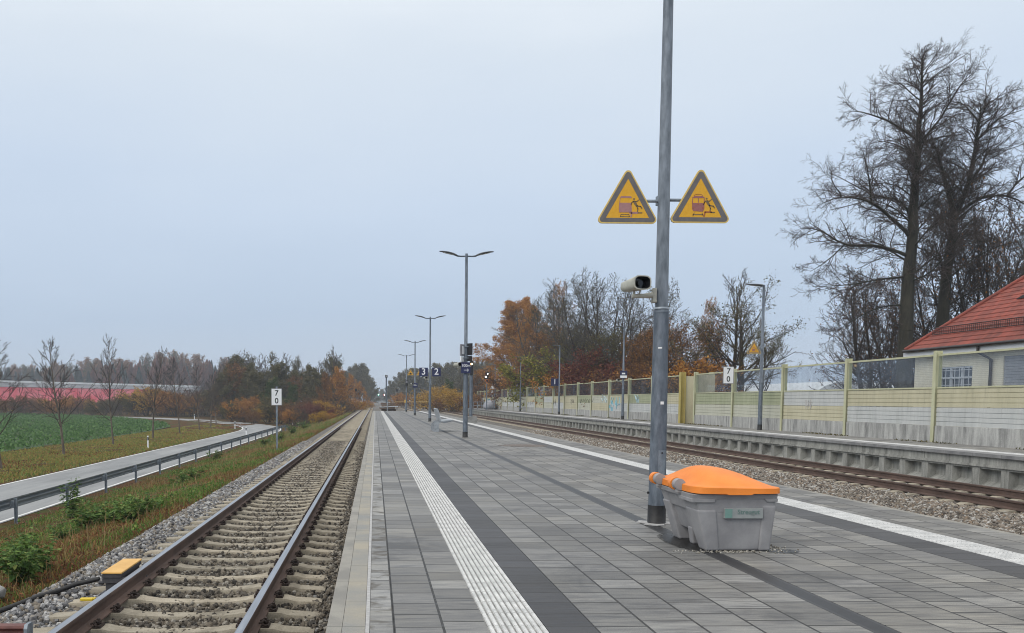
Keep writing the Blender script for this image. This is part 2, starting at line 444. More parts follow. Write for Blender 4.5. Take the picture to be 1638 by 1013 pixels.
slab('paving', 1.255, 2.80, pave_m)
slab('paving', 2.95, 4.75, pave_r)
slab('dark_paving_strip', 4.75, 5.14, pave_d2)
slab('paving', 5.50, 6.20, pave_r)
slab('edge_coping', 6.20, 6.29, cope_m)
def ribbed(name, x0, x1, n, m, parent, z=0.0, y0=PY0, y1=PY1):
    w = (x1 - x0) / n; P = [(x0, z - .06)]
    for k in range(n):
        a = x0 + k * w
        P += [(a + .001, z - .006), (a + w * .26, z - .006), (a + w * .36, z + .003), (a + w * .84, z + .003), (a + w * .96, z - .006)]
    P.append((x1 - .001, z - .06))
    mb = MB().prism(P, 'y', y0, y1)
    for k in range(n): mb.m[1 + 5 * k] = 1; mb.m[5 * k] = 1; mb.m[5 * k + 5] = 1
    mb.build(name, [m, groove_m], parent, world=False)
ribbed('tactile_strip', .64, .975, 9, tact_m, plat)
ribbed('tactile_strip', 5.14, 5.50, 9, tact_m, plat)
def drain_mat():
    m, t, b = nmat('drain_grating')
    g = t.nodes.new('ShaderNodeNewGeometry'); sx = t.nodes.new('ShaderNodeSeparateXYZ'); t.links.new(g.outputs['Position'], sx.inputs[0])
    fr = math_(t, 'FRACT', math_(t, 'DIVIDE', math_(t, 'ADD', sx.outputs['Y'], 100.0), .02))
    ln = math_(t, 'GREATER_THAN', fr, .5)
    ex = math_(t, 'COMPARE', sx.outputs['X'], 2.875); t.nodes[-1].inputs[2].default_value = .05
    f = math_(t, 'MULTIPLY', ln, ex)
    t.links.new(mixc(t, f, (.032, .033, .036), (.006, .006, .007)), b.inputs['Base Color']); b.inputs['Roughness'].default_value = .5
    return m
slab('drain_channel', 2.80, 2.95, drain_mat(), -.002)

# ---- far platform (track 1) with its L-shaped concrete edge units
EX, P1Z = 14.5, .07
Q0, Q1 = 2.0, 150.0
p1_top = paving_mat('far_platform_paving', .3, .3, (1.02, 1.0, .95), .9, ox=14.9)
fp = MB().box(EX + .55, 16.95, Q0, Q1, -1.0, P1Z - .055).build('far_platform', concrete_dark); fp['kind'] = 'structure'
MB().box(EX + .82, 16.95, Q0, Q1, P1Z - .055, P1Z - .002).build('paving', p1_top, fp, world=False)
MB().box(EX - .08, EX + .42, Q0, Q1, P1Z - .08, P1Z).build('edge_coping', seam_mat('far_coping', (.16, .16, .165), (.25, .25, .25), 1.0), fp, world=False)
ribbed('tactile_strip', EX + .42, EX + .82, 8, tact_m, fp, P1Z)
def stain_mat(name, c1, c2, sc=1.6):
    m, t, b = nmat(name)
    v = coords(t, (1, 3.2, .5)); st = noise(t, v, sc, 6, .7)
    c = ramp(t, st, [(.3, tuple(k * .5 for k in c1)), (.43, c1), (.6, c2), (.75, tuple(k * 1.12 for k in c2))])
    f = ramp(t, noise(t, coords(t), 40, 4), [(.35, (.85, .85, .85)), (.65, (1.1, 1.1, 1.1))])
    t.links.new(mixc(t, .7, c, f, 'MULTIPLY'), b.inputs['Base Color']); b.inputs['Roughness'].default_value = .9
    bump(t, b, noise(t, coords(t), 60, 4), .2, .005)
    return m
unit_mat = stain_mat('edge_unit_concrete', (.25, .25, .23), (.37, .37, .34))
mb = MB()
for i in range(int(Q1 - Q0)):
    y = Q0 + i
    j = .004 * ((i * 7) % 3)
    mb.box(EX + j, EX + .5, y + .004, y + .996, -.19, P1Z - .081)                 # upper face panel
    mb.box(EX - .03, EX + .5, y, y + 1, -.25, -.191)                           # ledge
    mb.box(EX + .02, EX + .5, y + .002, y + .998, -.30, -.251)                   # lintel
    mb.box(EX + .02, EX + .5, y + .002, y + .13, -1.0, -.301)
    mb.box(EX + .02, EX + .5, y + .87, y + .998, -1.0, -.301)
    mb.box(EX + .25, EX + .5, y + .131, y + .869, -1.0, -.301)                    # back of the recess
    mb.add([(EX + .03, y + .131, -.74), (EX + .03, y + .869, -.74), (EX + .249, y + .869, -.60), (EX + .249, y + .131, -.60)], [(0, 1, 2, 3)])
mb.build('edge_wall', unit_mat, fp, world=False)

# ================================================================== TRACKS
rail_side = mat('rail_rust', (.066, .041, .032), (.118, .074, .057), 6, .8, 0., .2, 50, sc3=(1, .3, 1))
rail_head = mat('rail_polished', (.30, .31, .335), (.42, .43, .45), 3, .3, .9, sc3=(8, .4, 1))
rail_head_rusty = mat('rail_head_rusty', (.05, .032, .027), (.085, .055, .045), 3, .6, .3)
sleeper_mat = None
def sleeper_material():
    m, t, b = nmat('sleeper_concrete')
    oi = t.nodes.new('ShaderNodeObjectInfo')
    v = coords(t, (1, 1, 1)); st = noise(t, v, 3, 6, .65)
    c = ramp(t, st, [(.3, (.165, .145, .112)), (.5, (.315, .282, .225)), (.7, (.40, .365, .30))])
    rnd = ramp(t, oi.outputs['Random'], [(0, (.82, .82, .8)), (1, (1.1, 1.08, 1.04))])
    f = ramp(t, noise(t, v, 60, 4), [(.35, (.75, .75, .75)), (.62, (1.1, 1.1, 1.1))])
    c = mixc(t, 1., c, rnd, 'MULTIPLY'); c = mixc(t, .7, c, f, 'MULTIPLY')
    t.links.new(c, b.inputs['Base Color']); b.inputs['Roughness'].default_value = .9
    bump(t, b, noise(t, v, 45, 5), .3, .008)
    return m
sleeper_mat = sleeper_material()
RAILP = [(.023, 0), (.033, -.004), (.036, -.014), (.035, -.038), (.0085, -.052), (.0085, -.132), (.02, -.144), (.075, -.158), (.075, -.172)]
def rail_mesh(xc, y0, y1, head):
    mb = MB()
    R = [(a, b) for a, b in RAILP]; Lh = [(-a, b) for a, b in reversed(RAILP)]
    poly = R + Lh
    ysr = np.linspace(y0, y1, 2)
    n = len(poly)
    V = [(xc + a, y, -.58 + b) for y in ysr for a, b in poly]
    F = []; mi = []
    for k in range(n):
        k2 = (k + 1) % n
        F.append((k, k2, n + k2, n + k)); mi.append(1 if (k == n - 1 or k in (0, n - 2)) else 0)
    for f, m_ in zip(F, mi): mb.F.append(list(f)); mb.m.append(m_); mb.sm.append(False)
    mb.V = V
    mb.F += [list(range(n)), list(range(n, 2 * n))]; mb.m += [0, 0]; mb.sm += [False, False]
    return mb
def sleeper_mesh():
    mb = MB()
    # stations along the sleeper: x, top z (relative to the rail top), top half width, bottom half width
    st = [(-1.3, -.80, .085, .13), (-1.26, -.79, .10, .14), (-1.02, -.775, .105, .15), (-.98, -.763, .105, .15), (-.94, -.7525, .105, .15), (-.80, -.7525, .105, .15), (-.56, -.7525, .105, .15), (-.52, -.764, .1, .15),
          (-.40, -.779, .09, .13), (-.22, -.788, .085, .125), (0, -.79, .085, .125)]
    st = st + [(-x, z, a, b) for x, z, a, b in reversed(st[:-1])]
    V = []
    for x, z, a, b in st:
        V += [(x, -b, -1.0), (x, -a - .008, z - .02), (x, -a, z), (x, a, z), (x, a + .008, z - .02), (x, b, -1.0)]
    F = []
    for i in range(len(st) - 1):
        for k in range(5):
            F.append((i * 6 + k, i * 6 + k + 1, (i + 1) * 6 + k + 1, (i + 1) * 6 + k))
    e = (len(st) - 1) * 6
    F += [tuple(range(5, -1, -1)), tuple(range(e, e + 6))]
    return mb.add(V, F)
def fastening_mesh(s):
    """coiled clip, bolt and shoulder on one side (s) of a rail; origin on the rail axis"""
    mb = MB()
    zb = -.7525
    mb.prism([(s * .076, zb), (s * .15, zb), (s * .145, zb + .03), (s * .085, zb + .012)], 'y', -.075, .075)
    pts = []
    for k in range(17):
        w = -pi * .5 + k / 16 * 2 * pi * .75
        pts.append((s * (.10 + .028 * sin(2 * w) + .01), -.062 + .124 * k / 16, zb + .035 + .02 * cos(w * 2 + .6)))
    mb.tube(pts, .0085, 6)
    mb.tube([(s * .115, 0, zb), (s * .115, 0, zb + .078)], .014, 6)
    mb.tube([(s * .115, 0, zb + .035), (s * .115, 0, zb + .058)], .026, 6)
    mb.tube([(s * .055, -.05, zb + .035), (s * .1, -.045, zb + .05)], .009, 5)
    mb.tube([(s * .055, .05, zb + .035), (s * .1, .045, zb + .05)], .009, 5)
    return mb
clip_mat = mat('clip_rust', (.03, .021, .018), (.055, .037, .03), 20, .75, .2)
def track(name, xc, y0, y1, label, ys0, n_ind, head, clips):
    t = thing(name, (xc, 0, 0), label, 'railway track')
    for s in (-1, 1):
        rail_mesh(xc + s * .75, y0, y1, head).build('rail', [rail_side, head], t)
    smesh = sleeper_mesh()
    so = smesh.build('sleeper', sleeper_mat, t, world=False); so.location = (0, ys0, 0)
    if clips:
        for rs in (-1, 1):
            for s in (-1, 1):
                mb = fastening_mesh(s)
                c = mb.build('rail_fastening', clip_mat, so, world=False)
                c.location = (rs * .75, 0, 0)
    for i in range(1, n_ind):
        q = copy_tree(so, loc=(0, ys0 + .6 * i, 0), parent=t)
    # the rest, out to the distance, as one part
    k0, k1 = n_ind, int((y1 - ys0) / .6)
    if k1 > k0:
        bV = np.array(smesh.V); bF = smesh.F
        qf = np.array([f for f in bF if len(f) == 4])
        ks = np.arange(k0, k1)
        Vv = (bV[None] + np.stack([np.zeros(len(ks)), ys0 + .6 * ks, np.zeros(len(ks))], 1)[:, None]).reshape(-1, 3)
        Ff = (qf[None] + (np.arange(len(ks)) * len(bV))[:, None, None]).reshape(-1, 4)
        r = link('sleepers', np_mesh('sleepers', Vv, Ff, sleeper_mat), t); r['kind'] = 'stuff'
    return t
track('railway_track', -1.85, 1.5, 900, 'left track with shiny rails running along the left edge of the island platform', 3.75, 100, rail_head, True)
track('railway_track', 7.8, 1.5, 700, 'middle track sunk behind the right edge of the island platform', 6.0, 80, rail_head, False)
track('railway_track', 12.9, 2, 700, 'dark rusty track below the far platform and its noise barrier', 8.0, 100, rail_head_rusty, False)
# fastenings on the visible side of the far track, nearest sleepers, come with its own look: skip, too small to show

# ---- ballast stones
def ico():
    p = (1 + 5 ** .5) / 2
    v = np.array([(-1, p, 0), (1, p, 0), (-1, -p, 0), (1, -p, 0), (0, -1, p), (0, 1, p), (0, -1, -p), (0, 1, -p), (p, 0, -1), (p, 0, 1), (-p, 0, -1), (-p, 0, 1)], float)
    v /= np.linalg.norm(v[0])
    f = np.array([(0, 11, 5), (0, 5, 1), (0, 1, 7), (0, 7, 10), (0, 10, 11), (1, 5, 9), (5, 11, 4), (11, 10, 2), (10, 7, 6), (7, 1, 8), (3, 9, 4), (3, 4, 2), (3, 2, 6), (3, 6, 8), (3, 8, 9), (4, 9, 5), (2, 4, 11), (6, 2, 10), (8, 6, 7), (9, 8, 1)])
    return v, f
def rand_rot(n):
    q = rng.normal(size=(n, 4)); q /= np.linalg.norm(q, axis=1)[:, None]
    w, x, y, z = q.T
    return np.stack([np.stack([1 - 2 * (y * y + z * z), 2 * (x * y - z * w), 2 * (x * z + y * w)], 1),
                     np.stack([2 * (x * y + z * w), 1 - 2 * (x * x + z * z), 2 * (y * z - x * w)], 1),
                     np.stack([2 * (x * z - y * w), 2 * (y * z + x * w), 1 - 2 * (x * x + y * y)], 1)], 1)
def stones(P, size):
    v, f = ico(); n = len(P)
    B = v[None] * (1 + rng.uniform(-.28, .22, (n, 12, 1)))
    B = B * (rng.uniform(.55, 1.25, (n, 1, 3)))
    B = np.einsum('nij,nkj->nki', rand_rot(n), B) * size[:, None, None]
    Vv = (B + P[:, None]).reshape(-1, 3)
    Ff = (f[None] + (np.arange(n) * 12)[:, None, None]).reshape(-1, 3)
    return Vv, Ff
stone_mat = island_mat('ballast_stone', [(0, (.05, .05, .052)), (.2, (.12, .122, .13)), (.4, (.19, .19, .195)), (.55, (.17, .145, .115)), (.7, (.24, .22, .19)), (.85, (.31, .31, .315)), (1, (.42, .42, .41))], .85)
stone_mat_in = island_mat('ballast_stone_dusty', [(0, (.04, .037, .033)), (.3, (.085, .075, .063)), (.55, (.13, .11, .085)), (.8, (.18, .16, .13)), (1, (.28, .265, .235))], .9)
stone_mat_r = island_mat('ballast_stone_brown', [(0, (.06, .052, .046)), (.25, (.13, .115, .10)), (.5, (.20, .175, .145)), (.65, (.19, .14, .10)), (.82, (.28, .265, .24)), (1, (.4, .39, .37))], .9)
def scatter(x0, x1, y0, y1, n, ypow=1.0):
    x = rng.uniform(x0, x1, n); u = rng.uniform(0, 1, n); y = y0 + (y1 - y0) * u ** ypow
    return x, y
parts = []
def bed_stones(name, x0, x1, y0, y1, dens_near, size, mt, up=0.0, ypow=1.6, n=None):
    n = n or int((x1 - x0) * (y1 - y0) * dens_near)
    x, y = scatter(x0, x1, y0, y1, n, ypow)
    sz = rng.uniform(size[0], size[1], n) * (1 + np.clip((y - 12) / 60, 0, .8))
    z = bedz(x) + up + rng.uniform(-.012, .02, n)
    return np.stack([x, y, z], 1), sz
Ps, Ss = zip(bed_stones('a', -4.12, -3.12, 2.8, 45, 520, (.019, .038), None, .012), bed_stones('a2', -3.2, -2.66, 2.8, 45, 260, (.017, .034), None, .0))
Vv, Ff = stones(np.concatenate(Ps), np.concatenate(Ss))
o = link('ballast_stones', np_mesh('ballast_stones', Vv, Ff, stone_mat)); tag(o, 'grey crushed stone shoulder of ballast left of the left track', 'gravel', kind='stuff')
Ps, Ss = zip(bed_stones('b', -2.5, -1.18, 2.8, 45, 420, (.015, .034), None, .014), bed_stones('c', -1.0, -.28, 2.8, 45, 420, (.015, .034), None, .008))
Vv, Ff = stones(np.concatenate(Ps), np.concatenate(Ss))
o = link('ballast_stones', np_mesh('ballast_stones', Vv, Ff, stone_mat_in)); tag(o, 'dusty brown ballast between the rails and sleepers of the left track', 'gravel', kind='stuff')
Ps, Ss = zip(bed_stones('d', 9.0, 12.1, 12, 60, 260, (.02, .04), None, .012, 1.5), bed_stones('e', 12.2, 14.4, 12, 50, 120, (.02, .036), None, .0, 1.5))
Vv, Ff = stones(np.concatenate(Ps), np.concatenate(Ss))
o = link('ballast_stones', np_mesh('ballast_stones', Vv, Ff, stone_mat_r)); tag(o, 'brown grey ballast between island platform and the far rusty track', 'gravel', kind='stuff')
# ================================================================== PLATFORM FURNITURE
def text_obj(s, size, name, m, parent, loc, align='CENTER', depth=.001, sx=1.0, bold=0.0, rot=(pi / 2, 0, 0)):
    """lettering as a mesh in the X-Z plane, facing -Y; loc is local to the parent, at the middle of the text"""
    cu = bpy.data.curves.new(name, 'FONT'); cu.body = s; cu.size = size; cu.align_x = align; cu.align_y = 'CENTER'
    cu.extrude = depth; cu.offset = bold; cu.resolution_u = 4; cu.space_line = .95
    tmp = bpy.data.objects.new('tmp', cu); COL.objects.link(tmp)
    dg = bpy.context.evaluated_depsgraph_get()
    me = bpy.data.meshes.new_from_object(tmp.evaluated_get(dg))
    bpy.data.objects.remove(tmp); bpy.data.curves.remove(cu)
    me.name = name; me.materials.clear(); me.materials.append(m)
    o = link(name, me, parent); o.location = loc; o.rotation_euler = rot; o.scale = (sx, 1, 1)
    return o

def lamp_head(s, z, single=False):
    """street lamp arm and flat head pointing to side s (+1 / -1)"""
    arm = MB(); head = MB()
    if not single:
        arm.tube([(s * .04, 0, z - .09), (s * .2, 0, z - .095), (s * .34, 0, z - .075)], [.026, .026, .03], 8)
        prof = [(.30, -.085, .045, .045), (.36, -.055, .055, .09), (.46, -.015, .06, .115), (.62, .03, .052, .12), (.80, .06, .04, .11), (.92, .068, .025, .07), (.94, .068, .012, .03)]
    else:
        arm.tube([(0, 0, z - .02), (s * .05, 0, z - .03), (s * .12, 0, z - .035)], [.04, .04, .035], 8)
        prof = [(.06, -.05, .04, .05), (.12, -.02, .075, .12), (.25, .0, .08, .14), (.45, .015, .065, .15), (.62, .02, .045, .13), (.70, .018, .02, .08)]
    V = []; n = 8
    for x, zz, th, hw in prof:
        for k in range(n):
            w = 2 * pi * (k + .5) / n
            cx = max(-1, min(1, cos(w) * 1.25)); cz = max(-1, min(1, sin(w) * 1.2))
            V.append((s * x, cx * hw, z + zz + cz * th * .5 + (0.0 if cz < 0 else .008 * (1 - abs(cx)))))
    F = [(i * n + k, i * n + (k + 1) % n, (i + 1) * n + (k + 1) % n, (i + 1) * n + k) for i in range(len(prof) - 1) for k in range(n)]
    e = (len(prof) - 1) * n
    head.add(V, F + [tuple(range(n)), tuple(range(e, e + n))], 0, True)
    glass = MB()
    a, b = (.45, .82) if not single else (.2, .58)
    za, zb = (-.047, .036) if not single else (-.043, -.012)
    glass.add([(s * a, -.1, z + za), (s * b, -.1, z + zb), (s * b, .1, z + zb), (s * a, .1, z + za)], [(0, 1, 2, 3)])
    return arm, head, glass

def lamp_post(name, loc, H, label, group, r0=.088, r1=.044, single=False, sleeve=.2, step=2.2):
    t = thing(name, loc, label, 'street lamp', group)
    mb = MB(); mb.tube([(0, 0, 0), (0, 0, .01), (0, 0, sleeve)], [r0 + .02, r0 + .006, r0 + .004], 20); mb.build('base_sleeve', black_rubber, t, world=False)
    q = r0 + (r1 - r0) * .28
    mb = MB(); mb.tube([(0, 0, sleeve), (0, 0, step)], [r0, q], 20); mb.build('lower_pole', galv_dark, t, world=False)
    mb = MB(); mb.tube([(0, 0, step), (0, 0, step + .03), (0, 0, step + .031), (0, 0, H)], [q + .003, q + .003, q - .009, r1], 20); mb.build('upper_pole', galv_dark, t, world=False)
    for s in ((-1, 1) if not single else (-1,)):
        a, h, g = lamp_head(s, H, single)
        hd = h.build('lamp_head', lamp_grey, t, world=False)
        a.build('lamp_arm', galv_dark, hd, world=False); g.build('lamp_glass', lamp_glass, hd, world=False)
    return t

PYS = [9.25, 31.0, 54.3, 76.6, 100.0]
PUV = [(1050, 838), (744, 700), (687.5, 673), (663.5, 664), (650, 658)]
pole_x = [float(at_y(u, v, y).x) for (u, v), y in zip(PUV, PYS)]
pole_x[0] = float(at_z(1050, 838, 0).x); PYS[0] = float(at_z(1050, 838, 0).y)
LAB = ['tall galvanised steel lamp post with black base sleeve standing beside the orange lidded grit bin',
       'slim double armed lamp post on the platform carrying the blue 100m arrow sign',
       'double armed lamp post carrying the blue platform number signs 3 and 2',
       'distant double armed lamp post with the small yellow warning triangles beside the railway track',
       'farthest double armed lamp post at the far end of the island platform']
proto = lamp_post('street_lamp', (pole_x[0], PYS[0], 0), 6.35, LAB[0], 'double lamp posts along the island platform')
lamps = [proto]
for k in range(1, 5):
    lamps.append(copy_tree(proto, (pole_x[k], PYS[k], 0), 0, label=LAB[k]))
# extras of the nearest pole only: inspection door, bands, sticker, bolts
PX0, PYY = pole_x[0], PYS[0]
mb = MB()
def arc_patch(mb, r, z0, z1, a0, a1, n=6, th=.003):
    V = []
    for z in (z0, z1):
        for k in range(n + 1):
            a = a0 + (a1 - a0) * k / n
            V += [(PX0 + cos(a) * (r + th), PYY + sin(a) * (r + th), z)]
    F = [(k, k + 1, n + 1 + k + 1, n + 1 + k) for k in range(n)]
    mb.add(V, F, 0, True)
arc_patch(mb, .0845, .50, .78, -pi / 2 - .25, -pi / 2 + .75); mb.build('inspection_door', galv, proto)
mb = MB(); mb.tube([(PX0 + .015, PYY - .0875, .752), (PX0 + .015, PYY - .092, .752)], .009, 8); mb.build('door_lock', sign_black, proto)
mb = MB()
for zz in (1.62, 2.24): 
    mb.tube([(PX0, PYY, zz), (PX0, PYY, zz + .018)], [.0765 if zz < 2 else .0735] * 2, 20)
mb.build('clamp_band', galv_light, proto)
mb = MB(); arc_patch(mb, .0775, 1.255, 1.285, -pi / 2 - .15, -pi / 2 + .3, 6, .004); mb.build('sticker', sign_white, proto)
mb = MB(); arc_patch(mb, .076, 1.83, 1.845, -pi / 2 - .6, -pi / 2 - .1, 6, .004); mb.build('sticker', sign_white, proto)
mb = MB()
for s in (-1, 1): mb.tube([(PX0 + s * .08, PYY, .33), (PX0 + s * .105, PYY, .33)], .012, 6)
mb.build('bolt', sign_black, proto)
# mortar pad round the foot of the near pole
mb = MB(); pts = []
for k in range(18):
    a = 2 * pi * k / 18; rr = .15 + .05 * sin(3 * a + 1) + .03 * sin(7 * a)
    pts.append((PX0 + cos(a) * rr * 1.25, PYY + sin(a) * rr))
mb.prism(pts, 'z', .002, .012); o = mb.build('mortar_patch', slit_m); tag(o, 'pale mortar patch round the foot of the tall near lamp post', 'mortar patch')

# ---- far platform lamps (single arm)
FL = [((1215, 688.5), 'single armed lamp post on the far platform carrying a yellow warning triangle'),
      ((995.7, 669), 'single armed lamp post behind the big near pole carrying a blue and white sign'),
      ((894, 662), 'single armed lamp post on the far platform carrying the blue number 1 sign'),
      ((832, 657), 'plain single armed lamp post before the orange birch trees'),
      ((791.5, 651.5), 'farthest single armed lamp post beside the grey boulder cover')]
FX = 16.35
fproto = None; flamps = []
for (u, v), lab in FL:
    q = at_x(u, v, FX); Y = q.y
    if fproto is None:
        fproto = lamp_post('street_lamp', (FX, Y, P1Z), 6.1, lab, 'single lamp posts on the far platform', .09, .05, True, .24, 2.0); flamps.append(fproto)
    else:
        flamps.append(copy_tree(fproto, (FX, Y, P1Z), 0, label=lab))
q = at_y(1132, 600, 75.0)
copy_tree(fproto, (q.x, 75.0, 0.0), 0, scale=(1, 1, 1.0), label='single armed lamp post standing behind the noise barrier near the bare tree')

# ---- triangular warning signs
def round_tri(w, h, r, n=6):
    A = [Vector((-w / 2, 0)), Vector((w / 2, 0)), Vector((0, h))]
    cen = (A[0] + A[1] + A[2]) / 3
    out = []
    for i in range(3):
        p, c, q = A[i - 1], A[i], A[(i + 1) % 3]
        d1 = (p - c).normalized(); d2 = (q - c).normalized()
        half = d1.angle(d2) / 2; bis = (d1 + d2).normalized()
        o = c + bis * (r / sin(half))
        t1 = c + d1 * (r / math.tan(half)); t2 = c + d2 * (r / math.tan(half))
        a1 = math.atan2((t1 - o).y, (t1 - o).x); a2 = math.atan2((t2 - o).y, (t2 - o).x)
        while a2 < a1: a2 += 2 * pi
        for k in range(n + 1):
            a = a1 + (a2 - a1) * k / n
            out.append((o.x + cos(a) * r, o.y + sin(a) * r))
    return out
def ring(mb, outer, inner, y, th=.0012, m=0):
    n = len(outer)
    V = [(a, y, b) for a, b in outer] + [(a, y, b) for a, b in inner] + [(a, y + th, b) for a, b in outer] + [(a, y + th, b) for a, b in inner]
    F = []
    for k in range(n):
        k2 = (k + 1) % n
        F += [(k, k2, n + k2, n + k), (2 * n + k, 3 * n + k, 3 * n + k2, 2 * n + k2), (k, 2 * n + k, 2 * n + k2, k2), (n + k, n + k2, 3 * n + k2, 3 * n + k)]
    mb.add(V, F, m)
def stroke(mb, pts, w, y0, y1, m=0):
    for a, b in zip(pts[:-1], pts[1:]):
        a = Vector(a); b = Vector(b); d = (b - a).normalized(); n = Vector((-d.y, d.x)) * w / 2
        mb.prism([tuple(a + n - d * w * .3), tuple(a - n - d * w * .3), tuple(b - n + d * w * .3), tuple(b + n + d * w * .3)], 'y', y0, y1, m)
mauve = mat('faded_mauve', (.33, .17, .17), (.38, .2, .19), 30, .6)
mauve_dark = mat('mauve', (.26, .10, .10), (.32, .13, .12), 30, .6)
sign_red = mat('faded_red_brown', (.30, .09, .035), (.36, .12, .05), 30, .6)
fig_grey = mat('figure_grey', (.135, .095, .05), (.19, .135, .07), 30, .6)
def warning_sign(loc, label, side, faded, cat='warning sign', group=None, small=False):
    """triangular plate facing -Y; loc = middle of its lower edge; side +1: the pole stands to its right"""
    t = thing('warning_sign', loc, label, cat, group)
    k = 1.0
    O = round_tri(.66, .575, .04); I1 = round_tri(.62, .545, .03); I2 = round_tri(.46, .40, .004)
    off = .005
    MB().prism(O, 'y', 0, .02).build('plate', sign_rim, t, world=False)
    mb = MB(); ring(mb, [(a, b + .012) for a, b in round_tri(.615, .535, .03)], [(a, b + .055) for a, b in round_tri(.447, .395, .004)], -.0015); mb.build('border', sign_grey, t, world=False)
    MB().prism([(a, b + .055) for a, b in round_tri(.446, .394, .003)], 'y', -.001, .0).build('yellow_field', sign_yellow, t, world=False)
    if not small:
        c0 = .00167
        def q(x, y): return ((x - (250 if faded else 703)) * c0, (458 - y) * c0 if faded else (455 - y) * c0)
        tr = MB(); fg = MB(); gr = MB()
        y0, y1 = -.003, -.0011
        if faded:
            tr.prism([q(198, 392), q(195, 372), q(197, 334), q(272, 334), q(276, 385), q(268, 392)], 'y', y0, y1)
            tr.prism([q(203, 305), q(206, 294), q(268, 294), q(276, 305)], 'y', y0, y1)
            stroke(tr, [q(200, 334), q(202, 305)], .006, y0, y1)
            stroke(tr, [q(265, 394), q(312, 394)], .02, y0, y1); stroke(tr, [q(275, 394), q(272, 418)], .014, y0, y1)
            stroke(fg, [q(205, 417), q(209, 405), q(258, 405), q(262, 417), q(205, 417)], .006, y0, y1)
            dx, dy = 0, 0
            tm = mauve
        else:
            tr.prism([q(660, 385), q(652, 372), q(652, 336), q(728, 336), q(728, 372), q(719, 388)], 'y', y0, y1)
            tr.prism([q(657, 306), q(662, 293), q(718, 293), q(726, 306)], 'y', y0, y1)
            stroke(tr, [q(653, 336), q(655, 300)], .007, y0, y1); stroke(tr, [q(727, 336), q(725, 300)], .007, y0, y1); stroke(tr, [q(690, 336), q(690, 306)], .005, y0, y1)
            stroke(gr, [q(662, 290), q(675, 283), q(705, 283), q(716, 290)], .004, y0, y1)
            for cx, cy in ((660, 366), (719, 366), (690, 342)):
                gr.prism([(q(cx, cy)[0] + cos(a * pi / 4) * .008, q(cx, cy)[1] + sin(a * pi / 4) * .008) for a in range(8)], 'y', y0 - .001, y0)
            stroke(gr, [q(728, 415), q(733, 390), q(775, 390)], .014, y0, y1)
            stroke(fg, [q(658, 414), q(666, 395)], .007, y0, y1); stroke(fg, [q(722, 414), q(714, 395)], .007, y0, y1)
            stroke(fg, [q(658, 406), q(720, 406)], .008, y0, y1)
            dx, dy = 453, -2
            tm = mauve_dark
        def m_(x, y): return q(x + dx, y + dy)
        h = m_(288, 311); fg.prism([(h[0] + cos(a * pi / 5) * .0095, h[1] + sin(a * pi / 5) * .0095) for a in range(10)], 'y', y0, y1)
        fg.prism([m_(280, 324), m_(292, 320), m_(304, 334), m_(313, 352), m_(303, 358), m_(290, 342)], 'y', y0, y1)
        stroke(fg, [m_(284, 324), m_(275, 333), m_(270, 347)], .009, y0, y1)
        stroke(fg, [m_(293, 325), m_(306, 326), m_(320, 314)], .009, y0, y1)
        stroke(fg, [m_(306, 352), m_(330, 356), m_(338, 367)], .011, y0, y1)
        stroke(fg, [m_(307, 354), m_(313, 370), m_(311, 387)], .010, y0, y1)
        stroke(fg, [m_(315, 394), m_(339, 394)], .011, y0, y1)
        p = tr.build('train_pictogram', tm, t, world=False)
        fg.build('falling_person_pictogram', fig_grey, t, world=False)
        if not faded: gr.build('platform_pictogram', sign_red, t, world=False)
    else:
        mb = MB(); mb.prism([(-.09, .08), (.09, .08), (.09, .2), (.02, .26), (-.09, .2)], 'y', -.003, -.0011); mb.build('pictogram', sign_red if not faded else sign_black, t, world=False)
    mb = MB()
    zc = .235
    mb.tube([(side * .08, .04, zc), (side * .40, .04, zc)], .016, 8)
    mb.box(side * .40 - .03, side * .40 + .03, .01, .11, zc - .045, zc + .045)
    mb.box(side * .08 - .1, side * .08 + .1, .02, .045, zc - .02, zc + .02)
    mb.build('bracket', galv, t, world=False)
    return t
yS = PYY - .02
pl = at_y(1003.5, 357.5, yS); pr_ = at_y(1119.5, 356.5, yS)
warning_sign(pl, 'left of the two large yellow warning triangles on the near pole, bleached', 1, True)
warning_sign(pr_, 'right of the two large warning triangles on the near pole, its red train clear', -1, False)

